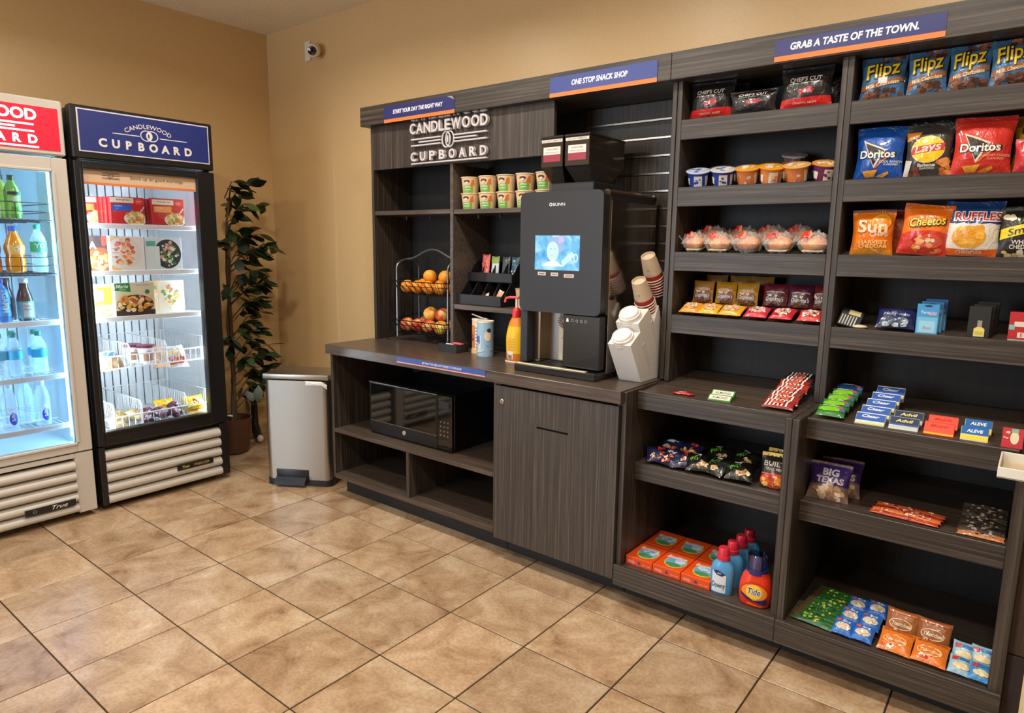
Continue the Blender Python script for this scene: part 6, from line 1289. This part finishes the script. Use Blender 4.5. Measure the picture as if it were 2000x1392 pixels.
# --- bottom middle shelf: laundry
E7 = 0.1525
for r_ in range(2):
    for q in range(3):
        p = Print(); p.e(0.008, 0.066, 0.042, 0.050, (236, 206, 40)); p.e(0.008, 0.068, 0.039, 0.046, (120, 170, 206)); p.e(0.008, 0.040, 0.030, 0.015, (70, 150, 80)); p.blobs(0.012, 0.08, 0.026, 0.016, [(190, 206, 230), (214, 226, 240)], 8, 0.012, q); p.t('Bounce', 0.0, 0.104, 0.022, (240, 226, 220), 0.03, 0.15, rot=0.05, fit=0.078); p.r(-0.056, 0.056, 0.139, 0.141, (206, 70, 20))
        fr_ = Print(); fr_.blobs(-0.03, 0.014, 0.012, 0.006, [(240, 150, 140)], 6, 0.006, 2); fr_.e(0.002, 0.016, 0.006, 0.006, (70, 80, 150)); fr_.t('dryer sheets', 0.032, 0.012, 0.005, (245, 200, 180), 0.01)
        carton('dryer_sheet_box', '%s orange dryer sheet box in the %s row of the bottom middle shelf' % (['left', 'middle', 'right'][q], ['front', 'back'][r_]), 'laundry box', 0.112, 0.033, 0.152, (234, 84, 26), fr_, (2.268+0.1155*q, 1.562+0.156*r_, E7), 0.0, top=p)
def downy(label, loc):
    H = [(0.038, 0.026, 0.0), (0.041, 0.027, 0.006), (0.042, 0.028, 0.06), (0.042, 0.028, 0.085), (0.038, 0.026, 0.105), (0.026, 0.021, 0.120), (0.018, 0.018, 0.126), (0.017, 0.017, 0.132)]
    m = MB(); seg = 22; vs = []; fs = []
    for a_, b_, z in H:
        for i in range(seg): t_ = 2*PI*i/seg; vs.append((a_*math.copysign(abs(math.cos(t_))**0.8, math.cos(t_)), b_*math.copysign(abs(math.sin(t_))**0.8, math.sin(t_)), z))
    for k in range(len(H)-1):
        for i in range(seg): j = (i+1) % seg; fs.append((k*seg+i, k*seg+j, (k+1)*seg+j, (k+1)*seg+i))
    fs.append(tuple(range(seg))[::-1]); m.add(vs, fs, P((78, 152, 206), 0.3, coat=0.2)); o = m.build('softener_bottle', loc=loc, rot=(0, 0, 0.12), ang=60)
    MB().lathe([(0, 0.126), (0.0235, 0.126), (0.0235, 0.138), (0.020, 0.139), (0.0185, 0.168), (0.017, 0.170), (0, 0.170)], 20, m=P((206, 44, 66), 0.3), cap=False).build('cap', parent=o)
    p = Print(); p.p([(-0.034, 0.008), (0.020, 0.008), (0.020, 0.075), (-0.005, 0.082), (-0.034, 0.088)], (214, 226, 236)); p.p([(-0.030, 0.088), (-0.012, 0.091), (0.016, 0.079), (0.006, 0.070), (-0.016, 0.074)], (28, 40, 96)); p.t('ultra', -0.006, 0.081, 0.006, (226, 230, 240), 0.01, 0.3); p.t('Downy', -0.007, 0.033, 0.020, (44, 60, 110), 0.01, fit=0.05)
    p.lay(lambda x, z, q: (0.0425*math.sin(x/0.0425)*1.0, -(0.0285*abs(math.cos(x/0.0425))**0.8)-q-0.001, z), o, 'printed_label', step=0.007)
    return tag(o, label, 'bottle')
dw = downy('front blue fabric softener bottle with red cap', (2.590, 1.588, E7))
for k in range(1, 4): dup(dw, (2.590+0.006*k, 1.588+0.072*k, E7), 0.12, ['', 'second blue fabric softener bottle from the front', 'third blue fabric softener bottle from the front', 'rearmost blue fabric softener bottle'][k])
H = [(0.046, 0.030, 0.0), (0.052, 0.034, 0.008), (0.055, 0.036, 0.04), (0.054, 0.036, 0.075), (0.046, 0.034, 0.105), (0.036, 0.032, 0.118), (0.034, 0.033, 0.124)]
m = MB(); seg = 26; vs = []; fs = []
for a_, b_, z in H:
    for i in range(seg): t_ = 2*PI*i/seg; vs.append((a_*math.copysign(abs(math.cos(t_))**0.75, math.cos(t_)), b_*math.copysign(abs(math.sin(t_))**0.75, math.sin(t_)), z))
for k in range(len(H)-1):
    for i in range(seg): j = (i+1) % seg; fs.append((k*seg+i, k*seg+j, (k+1)*seg+j, (k+1)*seg+i))
fs.append(tuple(range(seg))[::-1]); m.add(vs, fs, P((226, 58, 26), 0.28, coat=0.3)); td = m.build('detergent_bottle', loc=(2.712, 1.582, E7), rot=(0, 0, 0.15), ang=60)
tag(td, 'red orange detergent bottle with clear measuring cap', 'bottle')
MB().lathe([(0.0345, 0.116), (0.036, 0.118), (0.036, 0.132), (0.030, 0.134), (0, 0.134)], 24, m=P((40, 44, 120), 0.3), cap=False).build('collar', parent=td)
MB().lathe([(0, 0.134), (0.018, 0.134), (0.017, 0.162), (0.010, 0.172), (0, 0.172)], 18, m=P((70, 74, 150), 0.35), cap=False).build('spout', parent=td)
MB().lathe([(0.0335, 0.134), (0.0330, 0.182), (0.030, 0.186), (0, 0.186)], 24, m=glassmat('clear_cap', (206, 212, 224), 0.14, 0.08), cap=False).build('measuring_cap', parent=td)
p = Print(); p.e(0.0, 0.058, 0.046, 0.034, (196, 46, 24)); p.e(0.0, 0.056, 0.043, 0.030, (240, 140, 30)); p.e(0.0, 0.058, 0.027, 0.027, (244, 206, 50)); p.p([(-0.044, 0.050), (0.0, 0.026), (0.044, 0.038), (0.040, 0.014), (-0.02, 0.026), (-0.044, 0.040)], (44, 34, 96)); p.t('Tide', 0.0, 0.060, 0.026, (244, 240, 236), 0.05, 0.15, fit=0.046); p.t('Tide', 0.0, 0.060, 0.024, (34, 50, 140), 0.01, 0.15, fit=0.043); p.p([(-0.02, 0.018), (0.03, 0.008), (0.03, 0.005), (-0.02, 0.012)], (240, 130, 50))
def rtz(z):
    for (a0, b0, z0), (a1, b1, z1) in zip(H, H[1:]):
        if z0 <= z <= z1: return a0+(a1-a0)*(z-z0)/(z1-z0), b0+(b1-b0)*(z-z0)/(z1-z0)
    return H[0][0], H[0][1]
def tf(x, z, q):
    a_, b_ = rtz(z); s_ = max(-0.98, min(0.98, x/a_)); cth = abs(s_)**(1/0.75); return (x, -b_*(max(0.0, 1-cth*cth)**0.5)**0.75-q-0.001, z)
p.lay(tf, td, 'printed_label', step=0.008)
# --- bottom right shelf
for k in range(10):
    p = Print(); p.r(-0.066, -0.046, -0.007, 0.007, (110, 60, 44)); p.blobs(0.0, 0.0, 0.04, 0.006, [(150, 190, 60), (30, 70, 40), (206, 200, 60), (40, 110, 60)], 10, 0.006, 210+k); p.r(-0.07, -0.066, -0.006, 0.006, (226, 220, 210))
    packet('granola_bar', '%s green granola bar from the front of the pile on the bottom right shelf' % (ordn+['sixth', 'seventh', 'eighth', 'ninth', 'tenth'])[k], 'snack bar', 0.135, 0.032, 0.014, (44, 100, 46), (2.905+0.004*k, 1.575+0.021*k, E7+0.005+0.0028*k), (0.45, 0, -0.12+0.03*math.sin(k*1.3)), p, seed=210+k, wr=0.2)
KK = [(3.000, 1.580, 0.0), (3.058, 1.580, 0.0), (3.008, 1.645, 0.012), (3.066, 1.645, 0.012), (3.016, 1.712, 0.024), (3.074, 1.715, 0.028)]
for k, (x, y, dz) in enumerate(KK):
    p = Print(); p.e(0.0, -0.006, 0.024, 0.014, (214, 200, 180)); p.r(-0.024, -0.010, 0.012, 0.022, (206, 90, 90)); p.t('Rice', 0.006, 0.016, 0.010, (226, 236, 246), 0.02, 0.2); p.blobs(0, -0.008, 0.02, 0.008, [(236, 226, 206), (206, 180, 150)], 6, 0.007, k)
    packet('crispy_treat', ['front left', 'front right', 'middle left', 'middle right', 'rear left', 'rear right'][k]+' bright blue crispy treat packet on the bottom right shelf', 'snack bar', 0.062, 0.066, 0.024, (46, 110, 200), (x, y, E7+0.012+dz), (0.42, 0, -0.06), p, seed=220+k, wr=0.15)
for k, (x, y, dz, c, a_) in enumerate(((3.148, 1.588, 0.0, (226, 122, 42), 0.45), (3.240, 1.586, 0.0, (224, 120, 44), 0.40), (3.150, 1.678, 0.026, (160, 96, 52), 1.05), (3.238, 1.672, 0.026, (150, 88, 50), 1.0))):
    p = Print(); p.ring(-0.002, -0.004, 0.034, 0.018, 0.003, (240, 200, 140)); p.t('Toastchee', 0, -0.004, 0.012, (244, 226, 190), 0.02, 0.2, fit=0.055); p.blobs(-0.02, -0.028, 0.014, 0.006, [(240, 232, 220), (190, 60, 40)], 4, 0.008, k); p.r(-0.04, 0.04, 0.030, 0.036, (196, 100, 40))
    packet('cracker_pack', ['front left orange cracker pack', 'front right orange cracker pack', 'rear left brown cracker pack', 'rear right brown cracker pack'][k]+' on the bottom right shelf', 'snack pack', 0.092, 0.088, 0.024, c, (x, y, E7+0.016+dz), (a_, 0, -0.04), p, seed=230+k, wr=0.18)
for k, (x, y, dz, a_) in enumerate(((3.316, 1.578, 0.0, 0.45), (3.366, 1.574, 0.0, 0.40), (3.318, 1.640, 0.014, 0.75), (3.364, 1.645, 0.016, 0.75))):
    p = Print(); p.r(-0.022, -0.006, 0.008, 0.022, (190, 60, 60)); p.e(0.004, -0.010, 0.022, 0.012, (226, 206, 160)); p.r(-0.004, 0.022, 0.012, 0.022, (60, 120, 180))
    packet('cookie_pack', ['front left', 'front right', 'rear left', 'rear right'][k]+' pale blue cookie packet at the right end of the bottom shelf', 'snack pack', 0.056, 0.066, 0.022, (150, 190, 214) if k != 1 else (60, 140, 200), (x, y, E7+0.013+dz), (a_, 0, -0.05), p, seed=240+k, wr=0.15)

# everything on the shelf units rests on decks that slope gently up towards the back
for o in list(col.objects):
    if o.parent or not o.get('category') or o.type != 'MESH': continue
    x, y, z = o.location
    if not (2.2 < x < 3.42 and y > 1.5): continue
    if z > 1.1:
        o.location.z += 0.1555*max(0, y-1.838)
        if o.name.startswith(('cereal_cup', 'wrapped_pastry')): o.rotation_euler.x += 0.36 if o.name.startswith('c') else 0.155; o.location.z += 0.008 if o.name.startswith('c') else 0.004
    elif z > 0.5 and o.name.split('.')[0] != 'cardboard_tray': o.location.z += 0.0557*max(0, y-1.623)
